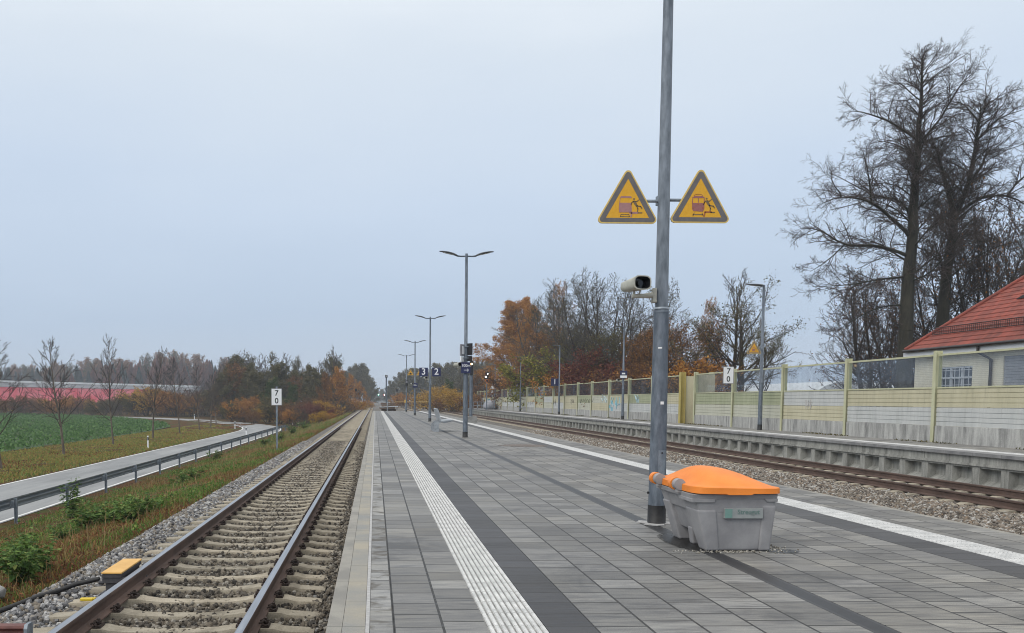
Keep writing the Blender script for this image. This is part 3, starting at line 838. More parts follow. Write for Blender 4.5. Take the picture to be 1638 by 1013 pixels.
# ---- surveillance cameras
def cctv(loc, rz, label, arm_dx, group='surveillance cameras on the poles'):
    t = thing('surveillance_camera', loc, label, 'security camera', group)
    # housing along local -Y, turned by ang about Z
    ang = rz
    def rot(x, y, z): return (x * cos(ang) - y * sin(ang), x * sin(ang) + y * cos(ang), z)
    st = [(.17, .058, .04, 0), (.15, .072, .052, 0), (-.02, .085, .062, .004), (-.16, .097, .07, .008), (-.165, .099, .072, .008)]
    n = 16; V = []
    for y, hw, hh, zc in st:
        for k in range(n):
            w = 2 * pi * (k + .5) / n
            c, s_ = cos(w), sin(w)
            f = (abs(c) ** 4 + abs(s_) ** 4) ** -.25
            V.append(rot(c * f * hw, y, zc + s_ * f * hh))
    F = [(i * n + k, i * n + (k + 1) % n, (i + 1) * n + (k + 1) % n, (i + 1) * n + k) for i in range(len(st) - 1) for k in range(n)]
    mb = MB(); mb.add(V, F + [tuple(range(n))], 0, True)
    # inner lip of the hood
    V2 = [];
    for y, s2 in ((-.165, 1.0), (-.165, .86), (-.07, .80)):
        for k in range(n):
            w = 2 * pi * (k + .5) / n; c, s_ = cos(w), sin(w); f = (abs(c) ** 4 + abs(s_) ** 4) ** -.25
            V2.append(rot(c * f * .099 * s2, y, .008 + s_ * f * .072 * s2))
    F2 = [(i * n + k, i * n + (k + 1) % n, (i + 1) * n + (k + 1) % n, (i + 1) * n + k) for i in range(2) for k in range(n)]
    mb.add(V2, F2[:n], 0, True); mb.add(V2, F2[n:], 1, True)
    mb.build('housing', [cam_beige, sign_black], t, world=False)
    g = MB(); g.add([rot(cos(2 * pi * (k + .5) / n) * .085 * 1.0, -.085, .008 + sin(2 * pi * (k + .5) / n) * .06) for k in range(n)], [tuple(range(n))]); 
    g.tube([rot(0, -.086, .008), rot(0, -.12, .008)], .03, 12)
    g.build('lens', dark_glass, t, world=False)
    mb = MB()
    mb.tube([(0, 0, -.06), (.0, 0, -.105)], .014, 8); mb.tube([rot(.03, -.07, -.055), (.055, 0, -.1)], .008, 6)
    mb.tube([(-.02, 0, -.11), (arm_dx * .5, 0, -.108), (arm_dx, 0, -.10)], [.02, .024, .034], 8)
    mb.box(arm_dx - .018, arm_dx + .018, -.03, .03, -.17, -.03)
    mb.tube([(arm_dx - .03, 0, -.165), (arm_dx + .03, 0, -.165)], .016, 6)
    mb.build('wall_bracket', cam_beige, t, world=False)
    return t
cp = at_y(1014.5, 456.5, PYY - .02)
cctv(cp, RAD(14), 'beige surveillance camera on a bracket left of the big near pole', PX0 - .085 - cp.x)
cp = at_y(732, 583.5, PYS[1]); cctv(cp, RAD(30), 'dark backlit surveillance camera left of the pole with the 100m arrow sign', pole_x[1] - .08 - cp.x)
cp = at_y(680.5, 604.5, PYS[2]); cctv(cp, RAD(20), 'small surveillance camera hanging just below the number 3 sign', pole_x[2] - .07 - cp.x)
cp = at_y(659, 614, PYS[3]); cctv(cp, RAD(20), 'tiny surveillance camera beside the far small blue sign', pole_x[3] - .07 - cp.x)
cp = at_x(988.5, 608, FX - .3); cctv(cp, RAD(0), 'small white camera below the blue and white sign on the far platform', .22)

# ---- number signs 3 | 2 and 1
def number_sign(loc, w, h, txt, label, size, mplate=sign_blue, group=None, name='platform_sign', sub=None, bold=.006):
    t = thing(name, loc, label, 'sign', group)
    MB().box(-w / 2, w / 2, 0, .05, -h / 2, h / 2).build('plate', mplate, t, world=False, bevel=.006)
    tm = sign_white if mplate is sign_blue else sign_black
    if txt: text_obj(txt, size, 'lettering', tm, t, (0, -.003, .01), bold=bold)
    return t
for (u, s, tx) in ((677.6, 1, '3'), (698.2, -1, '2')):
    p = at_y(u, 595.3, PYS[2])
    t = number_sign(p, .53, .53, tx, 'blue square platform sign with the white number %s on the third lamp post' % tx, .55, group='platform number signs')
    mb = MB(); mb.tube([(s * .26, .03, 0), (pole_x[2] - p.x - s * .05, .03, 0)], .015, 6); mb.build('bracket', galv, t, world=False)
p = at_x(887.5, 611.5, FX - .35)
t = number_sign(p, .72, .66, '1', 'blue square platform sign with the white number 1 on the far platform', .62, group='platform number signs')
mb = MB(); mb.tube([(.36, .03, 0), (FX - p.x - .05, .03, 0)], .02, 6); mb.build('bracket', galv, t, world=False)

# ---- second pole: display cases and the blue 100m sign
t = thing('information_case', (pole_x[1], PYS[1], 0), 'pair of upright timetable cases on the pole above the 100m arrow sign', 'sign case')
Y = PYS[1]
def yaw_panel(mb, cu, v0, v1, w, ang, th, yy):
    a = at_y(cu, v0, yy); b = at_y(cu, v1, yy)
    c = (a + b) / 2; hz = abs(a.z - b.z) / 2
    ax = Vector((cos(ang), sin(ang), 0)) * (w / 2); ay = Vector((-sin(ang), cos(ang), 0)) * th
    mb.obox(c, ax, ay, (0, 0, hz)); return c, ax, ay, hz
case_grey = mat('case_grey', (.16, .16, .18), (.24, .24, .26), 6, .5)
mb = MB(); c, ax, ay, hz = yaw_panel(mb, 739.6, 551, 569.5, .24, RAD(52), .03, Y - .08); fr = mb.build('display_frame', case_grey, t, bevel=.004)
mb = MB(); mb.obox(c - ay * 1.1, ax * .62, ay * .1, (0, 0, hz * .7)); mb.build('poster', sign_white, t)
mb = MB(); yaw_panel(mb, 739.6, 570.5, 578.5, .23, RAD(52), .02, Y - .08); mb.build('white_panel', sign_white, t, bevel=.003)
mb = MB(); c, ax, ay, hz = yaw_panel(mb, 751, 549.5, 568.5, .26, RAD(-58), .035, Y - .08); mb.build('display_frame', sign_black, t, bevel=.004)
mb = MB(); yaw_panel(mb, 751, 569.5, 578, .24, RAD(-58), .03, Y - .08); mb.build('lower_panel', sign_black, t, bevel=.004)
mb = MB(); mb.tube([(pole_x[1] - .1, Y - .05, 0), (pole_x[1] + .12, Y - .05, 0)], .01, 6)
mb2 = MB()
for v in (555, 573): 
    z = at_y(744, v, Y).z; mb2.box(pole_x[1] - .12, pole_x[1] + .14, Y - .09, Y - .06, z - .015, z + .015)
mb2.build('clamp', galv, t)
p = at_y(745.3, 588.5, Y - .13)
t = thing('distance_sign', p, 'dark blue sign reading 100m with a white arrow pointing right, on the second pole', 'sign')
MB().box(-.165, .165, 0, .06, -.19, .19).build('plate', sign_blue, t, world=False, bevel=.004)
text_obj('100m', .14, 'lettering', sign_white, t, (.0, -.003, .075), bold=.001)
mb = MB(); stroke(mb, [(-.06, -.08), (.09, -.08)], .016, -.003, -.001); stroke(mb, [(.045, -.035), (.09, -.08), (.045, -.125)], .016, -.003, -.001); mb.build('arrow', sign_white, t, world=False)
mb = MB(); mb.box(-.05, .05, .06, .12, -.1, .1); mb.build('bracket', galv, t, world=False)

# ---- far poles: little triangles, blue plate, hanging case
p = at_y(656.7, 600.8, PYS[3]); t = warning_sign(p, 'small yellow warning triangle left of the fourth lamp post', 1, True, group='small warning triangles on the far pole', small=True)
p2 = at_y(671.2, 600.8, PYS[3]); t = warning_sign(p2, 'small yellow warning triangle partly hidden behind the number 3 sign', -1, True, group='small warning triangles on the far pole', small=True)
p = at_y(664, 616.5, PYS[3] - .1); t = number_sign(p, .42, .4, '100m', 'far small blue sign on the fourth lamp post below the yellow triangles', .14, bold=.001)
p = at_y(650.5, 613.5, PYS[4] - .15)
t = thing('information_case', p, 'dark upright case on the farthest island platform lamp post', 'sign case')
MB().box(-.13, .13, 0, .08, -.33, .33).build('case', sign_black, t, world=False, bevel=.01)
MB().box(-.1, .1, -.004, -.001, .05, .27).build('panel', case_grey, t, world=False)
# ---- far platform lamp signs
p = at_x(996.6, 599.5, FX - .02); p.y -= .15
t = number_sign(p, .46, .5, '', 'blue and white station sign on the far platform behind the big near pole', .3, bold=.002)
MB().box(-.22, .22, -.004, -.001, -.22, -.06).build('white_field', sign_white, t, world=False)
MB().box(-.12, .10, -.004, -.001, .02, .12).build('pictogram', sign_white, t, world=False)
p = at_x(1206, 566, FX - .42); t = warning_sign(p, 'yellow warning triangle on the single armed lamp post of the far platform', 1, False)

# ---- kilometre boards 7 / 0
def km_board(loc, w, h, label, post_to=None, grp='white kilometre boards'):
    t = thing('kilometre_board', loc, label, 'sign', grp)
    MB().box(-w / 2, w / 2, 0, .012, -h / 2, h / 2).build('plate', sign_white, t, world=False, bevel=.003)
    mb = MB(); ring(mb, [(-w / 2 + .005, -h / 2 + .005), (w / 2 - .005, -h / 2 + .005), (w / 2 - .005, h / 2 - .005), (-w / 2 + .005, h / 2 - .005)],
                    [(-w / 2 + .022, -h / 2 + .022), (w / 2 - .022, -h / 2 + .022), (w / 2 - .022, h / 2 - .022), (-w / 2 + .022, h / 2 - .022)], -.0015); mb.build('border', sign_grey, t, world=False)
    text_obj('7', h * .46, 'digit', sign_black, t, (0, -.002, h * .22), bold=.006)
    text_obj('0', h * .46, 'digit', sign_black, t, (0, -.002, -h * .24), bold=.006)
    if post_to is not None:
        MB().box(-.04, .04, .013, .07, post_to, h / 2 + .1).build('post', galv, t, world=False)
    return t
p = at_y(442.4, 635.2, 41.5)
km_board(p, .50, .78, 'white kilometre board reading 7 over 0 on a post beside the left track', gz(p.x) - .1 - p.z)
p = at_x(1165.3, 600.3, 16.25)
km_board(p, .50, .78, 'white kilometre board reading 7 over 0 fixed on the noise barrier')

# ---- bench seen from its end
bx0, by0 = float(at_z(700, 692, 0).x), 38.0
q = at_y(700, 692, 36.5); bx0 = q.x; by0 = 36.5
t = thing('bench', (bx0, by0, 0), 'silver metal bench seen end on, facing the right-hand tracks', 'bench')
ben = mat('bench_metal', (.26, .28, .30), (.40, .43, .46), 10, .5, .25)
mb = MB()
for y0 in (-.0, .5, 1.0, 1.5, 2.0):
    pass
mb.prism([(.12, .44), (.62, .5), (.63, .47), (.4, .42), (.13, .40)], 'y', 0, 2.1); mb.build('seat', ben, t, world=False, bevel=.004)
mb = MB(); mb.prism([(.10, .44), (-.04, .93), (.01, .95), (.15, .47)], 'y', 0, 2.1); mb.build('backrest', ben, t, world=False, bevel=.004)
for yy in (.05, 1.05, 2.0):
    mb = MB(); mb.prism([(-.16, 0), (-.13, .3), (.0, .42), (.16, .44), (.16, .40), (.05, .32), (.06, 0)], 'y', yy, yy + .06); mb.prism([(.12, .4), (.62, .47), (.6, .43), (.3, .36)], 'y', yy, yy + .05)
    mb.build('leg', ben, t, world=False, bevel=.004)

# ================================================================== GRIT BIN
bin_grey = mat('bin_plastic_grey', (.215, .213, .222), (.30, .298, .305), 4.5, .55, 0, .14, 160)
bin_orange = mat('bin_plastic_orange', (.72, .20, .016), (.84, .25, .03), 3.5, .5, 0, .12, 160)
BX0, BX1, BY0, BY1 = 2.85, 3.41, 7.50, 8.34
T = thing('grit_bin', ((BX0 + BX1) / 2, (BY0 + BY1) / 2, 0), 'grey plastic grit bin with a domed orange lid beside the tall near pole', 'grit bin')
def tbox(mb, a, z0, b, z1, m=0):
    V = [(a[0], a[2], z0), (a[1], a[2], z0), (a[1], a[3], z0), (a[0], a[3], z0), (b[0], b[2], z1), (b[1], b[2], z1), (b[1], b[3], z1), (b[0], b[3], z1)]
    mb.add(V, [(3, 2, 1, 0), (4, 5, 6, 7), (0, 1, 5, 4), (1, 2, 6, 5), (2, 3, 7, 6), (3, 0, 4, 7)], m)
def lerp_rect(z):
    f = z / .46
    return (BX0 - .12 * f, BX1 + .035 * f, BY0 - .035 * f, BY1 + .09 * f)
def inset(r, d): return (r[0] + d, r[1] - d, r[2] + d, r[3] - d)
body = MB()
tbox(body, inset(lerp_rect(.125), .05), .125, inset(lerp_rect(.46), .03), .46)
# corner pillars (outer faces follow the taper)
def pillar(x_side, y_side, wx0, wy0, wx1, wy1, z1=.40):
    a = lerp_rect(0); b = lerp_rect(z1)
    def rc(r, wx, wy):
        X = (r[0], r[0] + wx) if x_side < 0 else (r[1] - wx, r[1])
        Y = (r[2], r[2] + wy) if y_side < 0 else (r[3] - wy, r[3])
        return (*X, *Y)
    tbox(body, rc(a, wx0, wy0), 0, rc(b, wx1, wy1), z1)
pillar(-1, -1, .12, .17, .17, .31, .36); pillar(-1, 1, .12, .17, .17, .2, .36); pillar(1, -1, .10, .17, .12, .25, .40); pillar(1, 1, .10, .17, .12, .25, .40)
# upper band
tbox(body, inset(lerp_rect(.32), .012), .325, inset(lerp_rect(.46), .004), .47)
# front panel, slightly behind the pillars, down to the ground
a = lerp_rect(.0); b = lerp_rect(.36)
tbox(body, (a[0] + .1, a[1] - .09, a[2] + .012, a[2] + .08), .004, (b[0] + .15, b[1] - .1, b[2] + .012, b[2] + .1), .38)
# middle foot and short lip on the left side between the two fork pockets
ym = (BY0 + BY1) / 2
tbox(body, (a[0] + .02, a[0] + .1, ym - .05, ym + .04), 0, (lerp_rect(.14)[0] + .035, lerp_rect(.14)[0] + .12, ym - .06, ym + .05), .16)
bo = body.build('body', bin_grey, T, bevel=.018, segs=3)
dk = MB(); tbox(dk, (BX0 + .14, BX1 - .1, BY0 + .12, BY1 - .1), .004, (BX0 + .14, BX1 - .1, BY0 + .12, BY1 - .1), .124); dk.build('underside_shade', sign_black, T)  # black block stands in for the shade in the pockets under the bin
# rim
rim = MB()
r0 = lerp_rect(.46); R = (2.70, 3.452, 7.452, 8.47)
tbox(rim, inset(R, .012), .455, inset(R, .004), .498)
tbox(rim, inset(R, .04), .498, inset(R, .04), .51)
tbox(rim, (R[0] + .006, R[0] + .20, R[2] + .006, R[2] + .34), .425, (R[0] + .004, R[0] + .21, R[2] + .004, R[2] + .36), .46)
tbox(rim, (R[1] - .10, R[1] - .006, R[2] + .008, R[2] + .12), .43, (R[1] - .12, R[1] - .004, R[2] + .004, R[2] + .14), .46)
rim.build('rim', bin_grey, T, bevel=.012, segs=3)
# lid: domed height field with a skirt
nu, nv = 33, 37
LX0, LX1, LY0, LY1 = 2.72, 3.475, 7.425, 8.49
Vl = []; Fl = []
def lid_xy(s, t_):
    rr = max(abs(s), abs(t_))
    if rr > 1e-6:
        p = 9.0
        n_ = (abs(s / rr) ** p + abs(t_ / rr) ** p) ** (1 / p)
        s, t_ = s / n_, t_ / n_
    return s, t_
for j in range(nv):
    for i in range(nu):
        s = -1 + 2 * i / (nu - 1); t_ = -1 + 2 * j / (nv - 1)
        s2, t2 = lid_xy(s, t_)
        x = (LX0 + LX1) / 2 + s2 * (LX1 - LX0) / 2; y = (LY0 + LY1) / 2 + t2 * (LY1 - LY0) / 2
        bulge = .012 * max(0, 1 - abs(t2 * 0 + (s2 + .1) / .38) ** 4) * (1 if t2 < -.6 else 0) * 0
        s3, t3 = max(-1, min(1, s2 / .93)), max(-1, min(1, t2 / .95))
        sk = (s3 + .34)                                   # crown sits nearer the hinges
        w = (sk / 1.34) if sk > 0 else (sk / .66)
        hump = (1 - abs(w) ** 1.9) * (1 - abs(t3) ** 2.3)
        hump = max(hump, 0)
        z = .556 + .006 * (1 - s2) + .142 * hump ** .95
        ed = max(abs(s2), abs(t2)); z -= .004 * max(0, (ed - .95) / .05) ** 2
        Vl.append((x, y, z))
for j in range(nv - 1):
    for i in range(nu - 1):
        Fl.append((j * nu + i, j * nu + i + 1, (j + 1) * nu + i + 1, (j + 1) * nu + i))
lid = MB(); lid.add(Vl, Fl, 0, True)
bd = [j * nu + i for j, i in [(0, i) for i in range(nu)] + [(j, nu - 1) for j in range(1, nv)] + [(nv - 1, i) for i in range(nu - 2, -1, -1)] + [(j, 0) for j in range(nv - 2, 0, -1)]]
nb = len(bd); ce = Vector(((LX0 + LX1) / 2, (LY0 + LY1) / 2, 0))
def skirt(k, z, d):
    x, y, _ = Vl[k]; v = Vector((x, y, 0)) - ce; v = v * (1 + d / v.length)
    front = y < LY0 + .05
    if front and 2.98 < x < 3.24: v.y -= .0
    return (ce.x + v.x, ce.y + v.y, z)
S1 = [Vl[k] for k in bd]; S2 = [skirt(k, Vl[k][2] - .006, .012) for k in bd]
def low(k):
    x, y, _ = Vl[k]
    return .502 if not (y < LY0 + .1 and (2.98 < x < 3.2)) else .492
S3 = [skirt(k, low(k) + .004, .015) for k in bd]; S4 = [skirt(k, low(k), -.012) for k in bd]
Fs = []
for lev in range(3):
    for k in range(nb):
        k2 = (k + 1) % nb
        Fs.append((lev * nb + k, lev * nb + k2, (lev + 1) * nb + k2, (lev + 1) * nb + k))
lid.add(S1 + S2, Fs[:nb], 0, False); lid.add(S2 + S3, Fs[:nb], 0, True); lid.add(S3 + S4, Fs[:nb], 0, False)
lid.add(S4, [tuple(range(nb))])
lo = lid.build('lid', bin_orange, T)
# hinges on the long left side
for yy in (7.80, 8.34):
    mb = MB(); mb.tube([(LX0 - .035, yy + .012, .556), (LX0 - .035, yy + .085, .556)], .056, 20); mb.box(LX0 - .03, LX0 + .06, yy + .015, yy + .08, .53, .58)
    h = mb.build('hinge', bin_orange, T, bevel=.008)
    mb = MB(); mb.tube([(LX0 - .028, yy - .07, .556), (LX0 - .028, yy + .008, .556)], .050, 20); mb.box(LX0 - .05, LX0 + .05, yy - .06, yy, .48, .53)
    mb.build('hinge_pin', bin_grey, h, bevel=.008)
# label plate
a = at_y(1159, 813.5, BY0 - .035); b = at_y(1219.5, 829.5, BY0 - .03)
pale = mat('label_pale', (.24, .26, .258), (.30, .32, .318), 8, .5); teal = mat('label_teal', (.125, .235, .21), (.16, .28, .25), 10, .5); tealtxt = mat('label_letter_green', (.125, .195, .18), None, rough=.5)
cz_ = (a.z + b.z) / 2; hw = (b.x - a.x) / 2; hh = (a.z - b.z) / 2; cx_ = (a.x + b.x) / 2
fy = lerp_rect(cz_)[2] - .012
lp = MB(); lp.box(cx_ - hw, cx_ + hw, fy - .004, fy + .03, cz_ - hh, cz_ + hh); lpo = lp.build('label_plate', pale, T, bevel=.003)
lp = MB(); lp.box(cx_ - hw + .004, cx_ - hw + .066, fy - .0065, fy - .0045, cz_ - hh + .006, cz_ + hh - .005); lp.build('teal_mark', teal, lpo)
text_obj('Streugut', .056, 'lettering', tealtxt, lpo, Vector((cx_ + .04, fy - .006, cz_ + .012)) - origin_of(lpo), bold=.0008)
# sand spill beside the bin: a few crumbs and a damp stain
crumb = island_mat('grit_crumbs', [(0, (.1, .09, .07)), (.5, (.3, .28, .24)), (1, (.5, .48, .44))])
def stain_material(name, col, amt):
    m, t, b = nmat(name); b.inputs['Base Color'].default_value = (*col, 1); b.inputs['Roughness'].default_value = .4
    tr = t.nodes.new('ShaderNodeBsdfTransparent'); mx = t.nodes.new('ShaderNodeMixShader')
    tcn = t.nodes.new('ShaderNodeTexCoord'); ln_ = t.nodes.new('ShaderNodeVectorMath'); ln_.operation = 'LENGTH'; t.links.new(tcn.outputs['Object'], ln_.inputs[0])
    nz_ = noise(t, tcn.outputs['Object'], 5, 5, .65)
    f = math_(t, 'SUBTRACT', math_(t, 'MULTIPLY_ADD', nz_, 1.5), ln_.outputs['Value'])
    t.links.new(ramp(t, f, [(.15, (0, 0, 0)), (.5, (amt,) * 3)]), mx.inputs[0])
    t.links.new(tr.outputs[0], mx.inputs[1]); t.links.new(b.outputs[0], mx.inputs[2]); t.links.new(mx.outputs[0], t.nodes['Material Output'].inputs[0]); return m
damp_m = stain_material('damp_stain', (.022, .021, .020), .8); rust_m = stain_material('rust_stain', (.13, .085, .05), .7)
def stain(u, v, rx, ry, m, label):
    q = at_z(u, v, 0); mb = MB(); mb.add([(cos(k * pi / 14), sin(k * pi / 14), 0) for k in range(28)], [tuple(range(28))])
    o = mb.build('stain', m, plat, world=False); o.location = (q.x, q.y, .0045); o.scale = (rx, ry, 1); tag(o, label)
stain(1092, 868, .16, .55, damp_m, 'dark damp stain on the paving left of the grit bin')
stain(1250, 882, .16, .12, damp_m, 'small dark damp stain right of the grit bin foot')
stain(838, 713, .75, .8, rust_m, 'brown rust stain on the paving near the second lamp post')
n = 420
P = np.concatenate([np.stack([rng.normal(3.02, .2, n // 2), rng.normal(7.46, .035, n // 2), np.full(n // 2, .004)], 1), np.stack([rng.normal(3.47, .06, n // 2), rng.normal(7.7, .14, n // 2), np.full(n // 2, .004)], 1)])
Vv, Ff = stones(P, rng.uniform(.003, .009, len(P)))
o = link('spilled_grit', np_mesh('spilled_grit', Vv, Ff, crumb)); tag(o, 'spilled grit crumbs on the paving round the foot of the grit bin', 'grit', kind='stuff')

# ================================================================== TRACKSIDE: axle counter, cable, rail stub, stone
yel = mat('axle_counter_top', (.58, .33, .085), (.68, .41, .12), 6, .55)
blk = mat('cast_box_dark', (.035, .035, .042), (.06, .06, .068), 10, .55)
c0 = at_z(188, 920, -.60)
ax_y0, ax_y1 = float(at_z(160, 915, -.53).y), float(at_z(205, 893, -.53).y)
xl = float(at_z(157, 918, -.53).x); xr = float(at_z(190, 918, -.53).x)
T = thing('axle_counter', ((xl + xr) / 2, (ax_y0 + ax_y1) / 2, -.8), 'dark trackside axle counter box with an ochre yellow top beside the left rail', 'trackside box')
MB().box(xl, xr, ax_y0, ax_y1, -.555, -.535).build('lid', yel, T, bevel=.006)
mb = MB(); mb.box(xl + .005, xr - .005, ax_y0 + .01, ax_y1 - .01, -.60, -.556); mb.box(xl + .03, xr - .02, ax_y0 + .04, ax_y1 - .03, -.76, -.601); mb.box(xl + .0, xr + .03, ax_y0 + .02, ax_y0 + .10, -.66, -.601)
mb.box(xl - .02, xr + .06, ax_y0 - .02, ax_y1 + .02, -.80, -.761); mb.build('box', blk, T, bevel=.006)
mb = MB()
mb.tube([(xr + .0, ax_y1 - .15, -.68), (xr + .09, ax_y1 - .15, -.72)], .025, 8); mb.tube([(xl - .0, ax_y0 + .08, -.66), (xl - .05, ax_y0 + .08, -.66)], .022, 8); mb.build('clamp', blk, T)
pts = [at_z(159, 926, -.66), at_z(120, 935, -.72), at_z(97, 944, -.76), at_z(60, 955, -.78), at_z(20, 970, -.80), at_z(-40, 992, -.84)]
mb = MB(); mb.tube([tuple(p) for p in catmull([tuple(p) for p in [(q.x, q.y, q.z) for q in pts]], 6)] if False else pts, .026, 10)
o = mb.build('cable', black_rubber); tag(o, 'thick black cable running from the axle counter over the ballast', 'cable')
mb = MB(); p = at_z(139, 958.5, -.765); mb.obox(p, (.065, 0, 0), (0, .028, 0), (0, 0, .012)); mb.obox(p + Vector((.05, .02, 0)), (.03, 0, 0), (0, .03, 0), (0, 0, .008))
o = mb.build('yellow_marker', mat('marker_yellow', (.62, .46, .03), None, rough=.5), bevel=.004); tag(o, 'small yellow marker clip on a sleeper end beside the left rail', 'marker')
# old rail stub at the lower left corner
q = at_z(38, 1000, -.62)
T = thing('rail_stub', (q.x, q.y, -.8), 'short rusty rail end lying on the ballast at the lower left corner', 'rail')
mb = MB(); mb.prism([(-.02, .045), (.02, .045), (.024, 0.02), (.0085, -.002), (.0085, -.06), (.06, -.075), (.06, -.085), (-.06, -.085), (-.06, -.075), (-.0085, -.06), (-.0085, -.002), (-.024, .02)], 'x', -1.1, .02)
for i_, v_ in enumerate(mb.V): mb.V[i_] = (v_[0], v_[1] * 2.2, v_[2])
ro = mb.build('rail', mat('stub_rust', (.10, .035, .03), (.16, .06, .05), 12, .6), T, world=False, bevel=.005); ro.location = (0, 0, .14)
mb = MB(); mb.prism([(-.06, -.08), (.06, -.08), (.075, .035), (.05, .055), (-.04, .055), (-.06, .02)], 'x', .021, .05); ro = mb.build('end_plate', galv, T, world=False, bevel=.006); ro.location = (0, 0, .14)
# stone block
q = at_z(-4, 957, -1.0)
v, f = ico(); v = v * np.array([.24, .2, .13]) * (1 + rng.uniform(-.12, .12, (12, 1)))
mb = MB(); mb.add([(a + q.x - .1, b + q.y, c - .94) for a, b, c in v], [tuple(k) for k in f]); o = mb.build('boulder', concrete_dark, bevel=.02); tag(o, 'grey stone block at the left picture edge beside the green weeds', 'stone')
# ================================================================== NOISE BARRIER ON THE FAR PLATFORM
WX = 17.0
def wy(u): return float(at_x(u, 640, WX).y)
alu = lambda n, c1, c2: None
def panel_mat(name, c1, c2):
    m, t, b = nmat(name)
    v = coords(t)
    st = noise(t, coords(t, (1, 2.2, .5)), 1.2, 5, .65)
    c = ramp(t, st, [(.3, c1), (.65, c2)])
    g = t.nodes.new('ShaderNodeNewGeometry'); sx = t.nodes.new('ShaderNodeSeparateXYZ'); t.links.new(g.outputs['Position'], sx.inputs[0])
    d = ramp(t, noise(t, coords(t, (1, 3, .35)), 2.4, 5, .7), [(.3, (.74, .74, .72)), (.5, (1, 1, 1))])
    t.links.new(mixc(t, .7, c, d, 'MULTIPLY'), b.inputs['Base Color']); b.inputs['Roughness'].default_value = .6
    return m
P_YEL = panel_mat('panel_pale_yellow', (.45, .42, .285), (.53, .495, .35))
P_GRN = panel_mat('panel_pale_green', (.30, .325, .20), (.38, .40, .265))
P_WHT = panel_mat('panel_off_white', (.44, .455, .445), (.53, .54, .525))
P_CRM = panel_mat('panel_cream', (.44, .44, .355), (.51, .51, .42))
post_m = mat('barrier_post_green', (.42, .42, .265), (.51, .51, .34), 3, .6, sc3=(1, 1, .4))
post_o = mat('barrier_post_ochre', (.36, .29, .08), (.44, .36, .11), 3, .6)
plinth_m = stain_mat('barrier_plinth', (.27, .27, .26), (.44, .44, .42), 1.3)
def glass_mat(name, tint, dirt):
    m, t, b = nmat(name)
    tr = t.nodes.new('ShaderNodeBsdfTransparent'); tr.inputs[0].default_value = (*tint, 1)
    gl = t.nodes.new('ShaderNodeBsdfGlossy'); gl.inputs['Roughness'].default_value = .03; gl.inputs['Color'].default_value = (.8, .85, .9, 1)
    lw = t.nodes.new('ShaderNodeLayerWeight'); lw.inputs[0].default_value = .5
    fz = math_(t, 'MULTIPLY_ADD', math_(t, 'POWER', lw.outputs['Facing'], 4.0), .5); t.nodes[-1].inputs[2].default_value = .03
    df = t.nodes.new('ShaderNodeBsdfDiffuse'); df.inputs[0].default_value = (.2, .23, .28, 1)
    m1 = t.nodes.new('ShaderNodeMixShader'); t.links.new(fz, m1.inputs[0]); t.links.new(tr.outputs[0], m1.inputs[1]); t.links.new(gl.outputs[0], m1.inputs[2])
    m2 = t.nodes.new('ShaderNodeMixShader')
    nz = ramp(t, noise(t, coords(t, (1, 1.5, 1)), 3, 6, .7), [(.35, (dirt * .5,) * 3), (.7, (dirt * 1.5,) * 3)]); t.links.new(nz, m2.inputs[0])
    t.links.new(m1.outputs[0], m2.inputs[1]); t.links.new(df.outputs[0], m2.inputs[2])
    t.links.new(m2.outputs[0], t.nodes['Material Output'].inputs[0]); return m
bglass = glass_mat('barrier_glass', (.92, .945, .97), .08)
pglass = glass_mat('barrier_glass_pink', (.85, .6, .63), .3)
NB = thing('noise_barrier', (WX, 20, P1Z), 'long noise barrier of pale yellow panels, glass panes and green posts behind the far platform', 'noise barrier')
grid = []
y = wy(1497.5)
step = 5.33
ys_b = [wy(1497.5) - step * k for k in (4, 3, 2, 1)] + [wy(1497.5)]
for u in (1355.5, 1253.5, 1173.5, 1112.5): ys_b.append(wy(u))
ygap = wy(1091)
Z0 = P1Z
ZP, ZA, ZG, ZT = Z0 + .50, Z0 + 1.62, Z0 + 2.6, Z0 + 2.76
ribm = {}
def ribbed_panel(y0, y1, z0, z1, m, x=WX, nrib=4):
    mb = MB(); h = (z1 - z0) / nrib; P = [(x + .06, z0)]
    for k in range(nrib):
        a = z0 + k * h
        P += [(x - .03, a + .002), (x - .03, a + h * .80), (x - .012, a + h * .86), (x - .012, a + h * .985)]
    P.append((x + .06, z1))
    # polygon in (x,z) extruded along y
    mb.prism([(a, b) for a, b in P], 'y', y0, y1)
    return mb.build('board_panel', m, NB)
def bay(y0, y1, up, lo, gm=bglass, x=WX):
    y0 += .075; y1 -= .075
    MB().box(x - .06, x + .06, y0, y1, Z0 - .05, ZP).build('plinth', plinth_m, NB, bevel=.01)
    mid = (ZP + ZA) / 2
    ribbed_panel(y0, y1, ZP + .004, mid - .004, lo, x); ribbed_panel(y0, y1, mid + .004, ZA, up, x)
    MB().box(x - .05, x + .05, y0, y1, ZA + .003, ZA + .045).build('sill_rail', post_m, NB)
    MB().box(x - .01, x + .01, y0, y1, ZA + .046, ZG - .001).build('glass_panel', gm, NB)
    MB().box(x - .04, x + .04, y0, y1, ZG, ZG + .055).build('top_rail', post_m, NB)
def bpost(y, x=WX, m=post_m, w=.07, d=.1, zt=ZT):
    mb = MB(); mb.box(x - d, x - d + .018, y - w, y + w, Z0 - .05, zt); mb.box(x - d + .018, x + d - .018, y - .01, y + .01, Z0 - .05, zt - .001); mb.box(x + d - .018, x + d, y - w, y + w, Z0 - .05, zt)
    mb.build('post', m, NB)
seq = [(P_GRN, P_WHT), (P_YEL, P_CRM), (P_YEL, P_WHT), (P_YEL, P_WHT), (P_YEL, P_WHT), (P_WHT, P_YEL), (P_GRN, P_CRM), (P_GRN, P_CRM)]
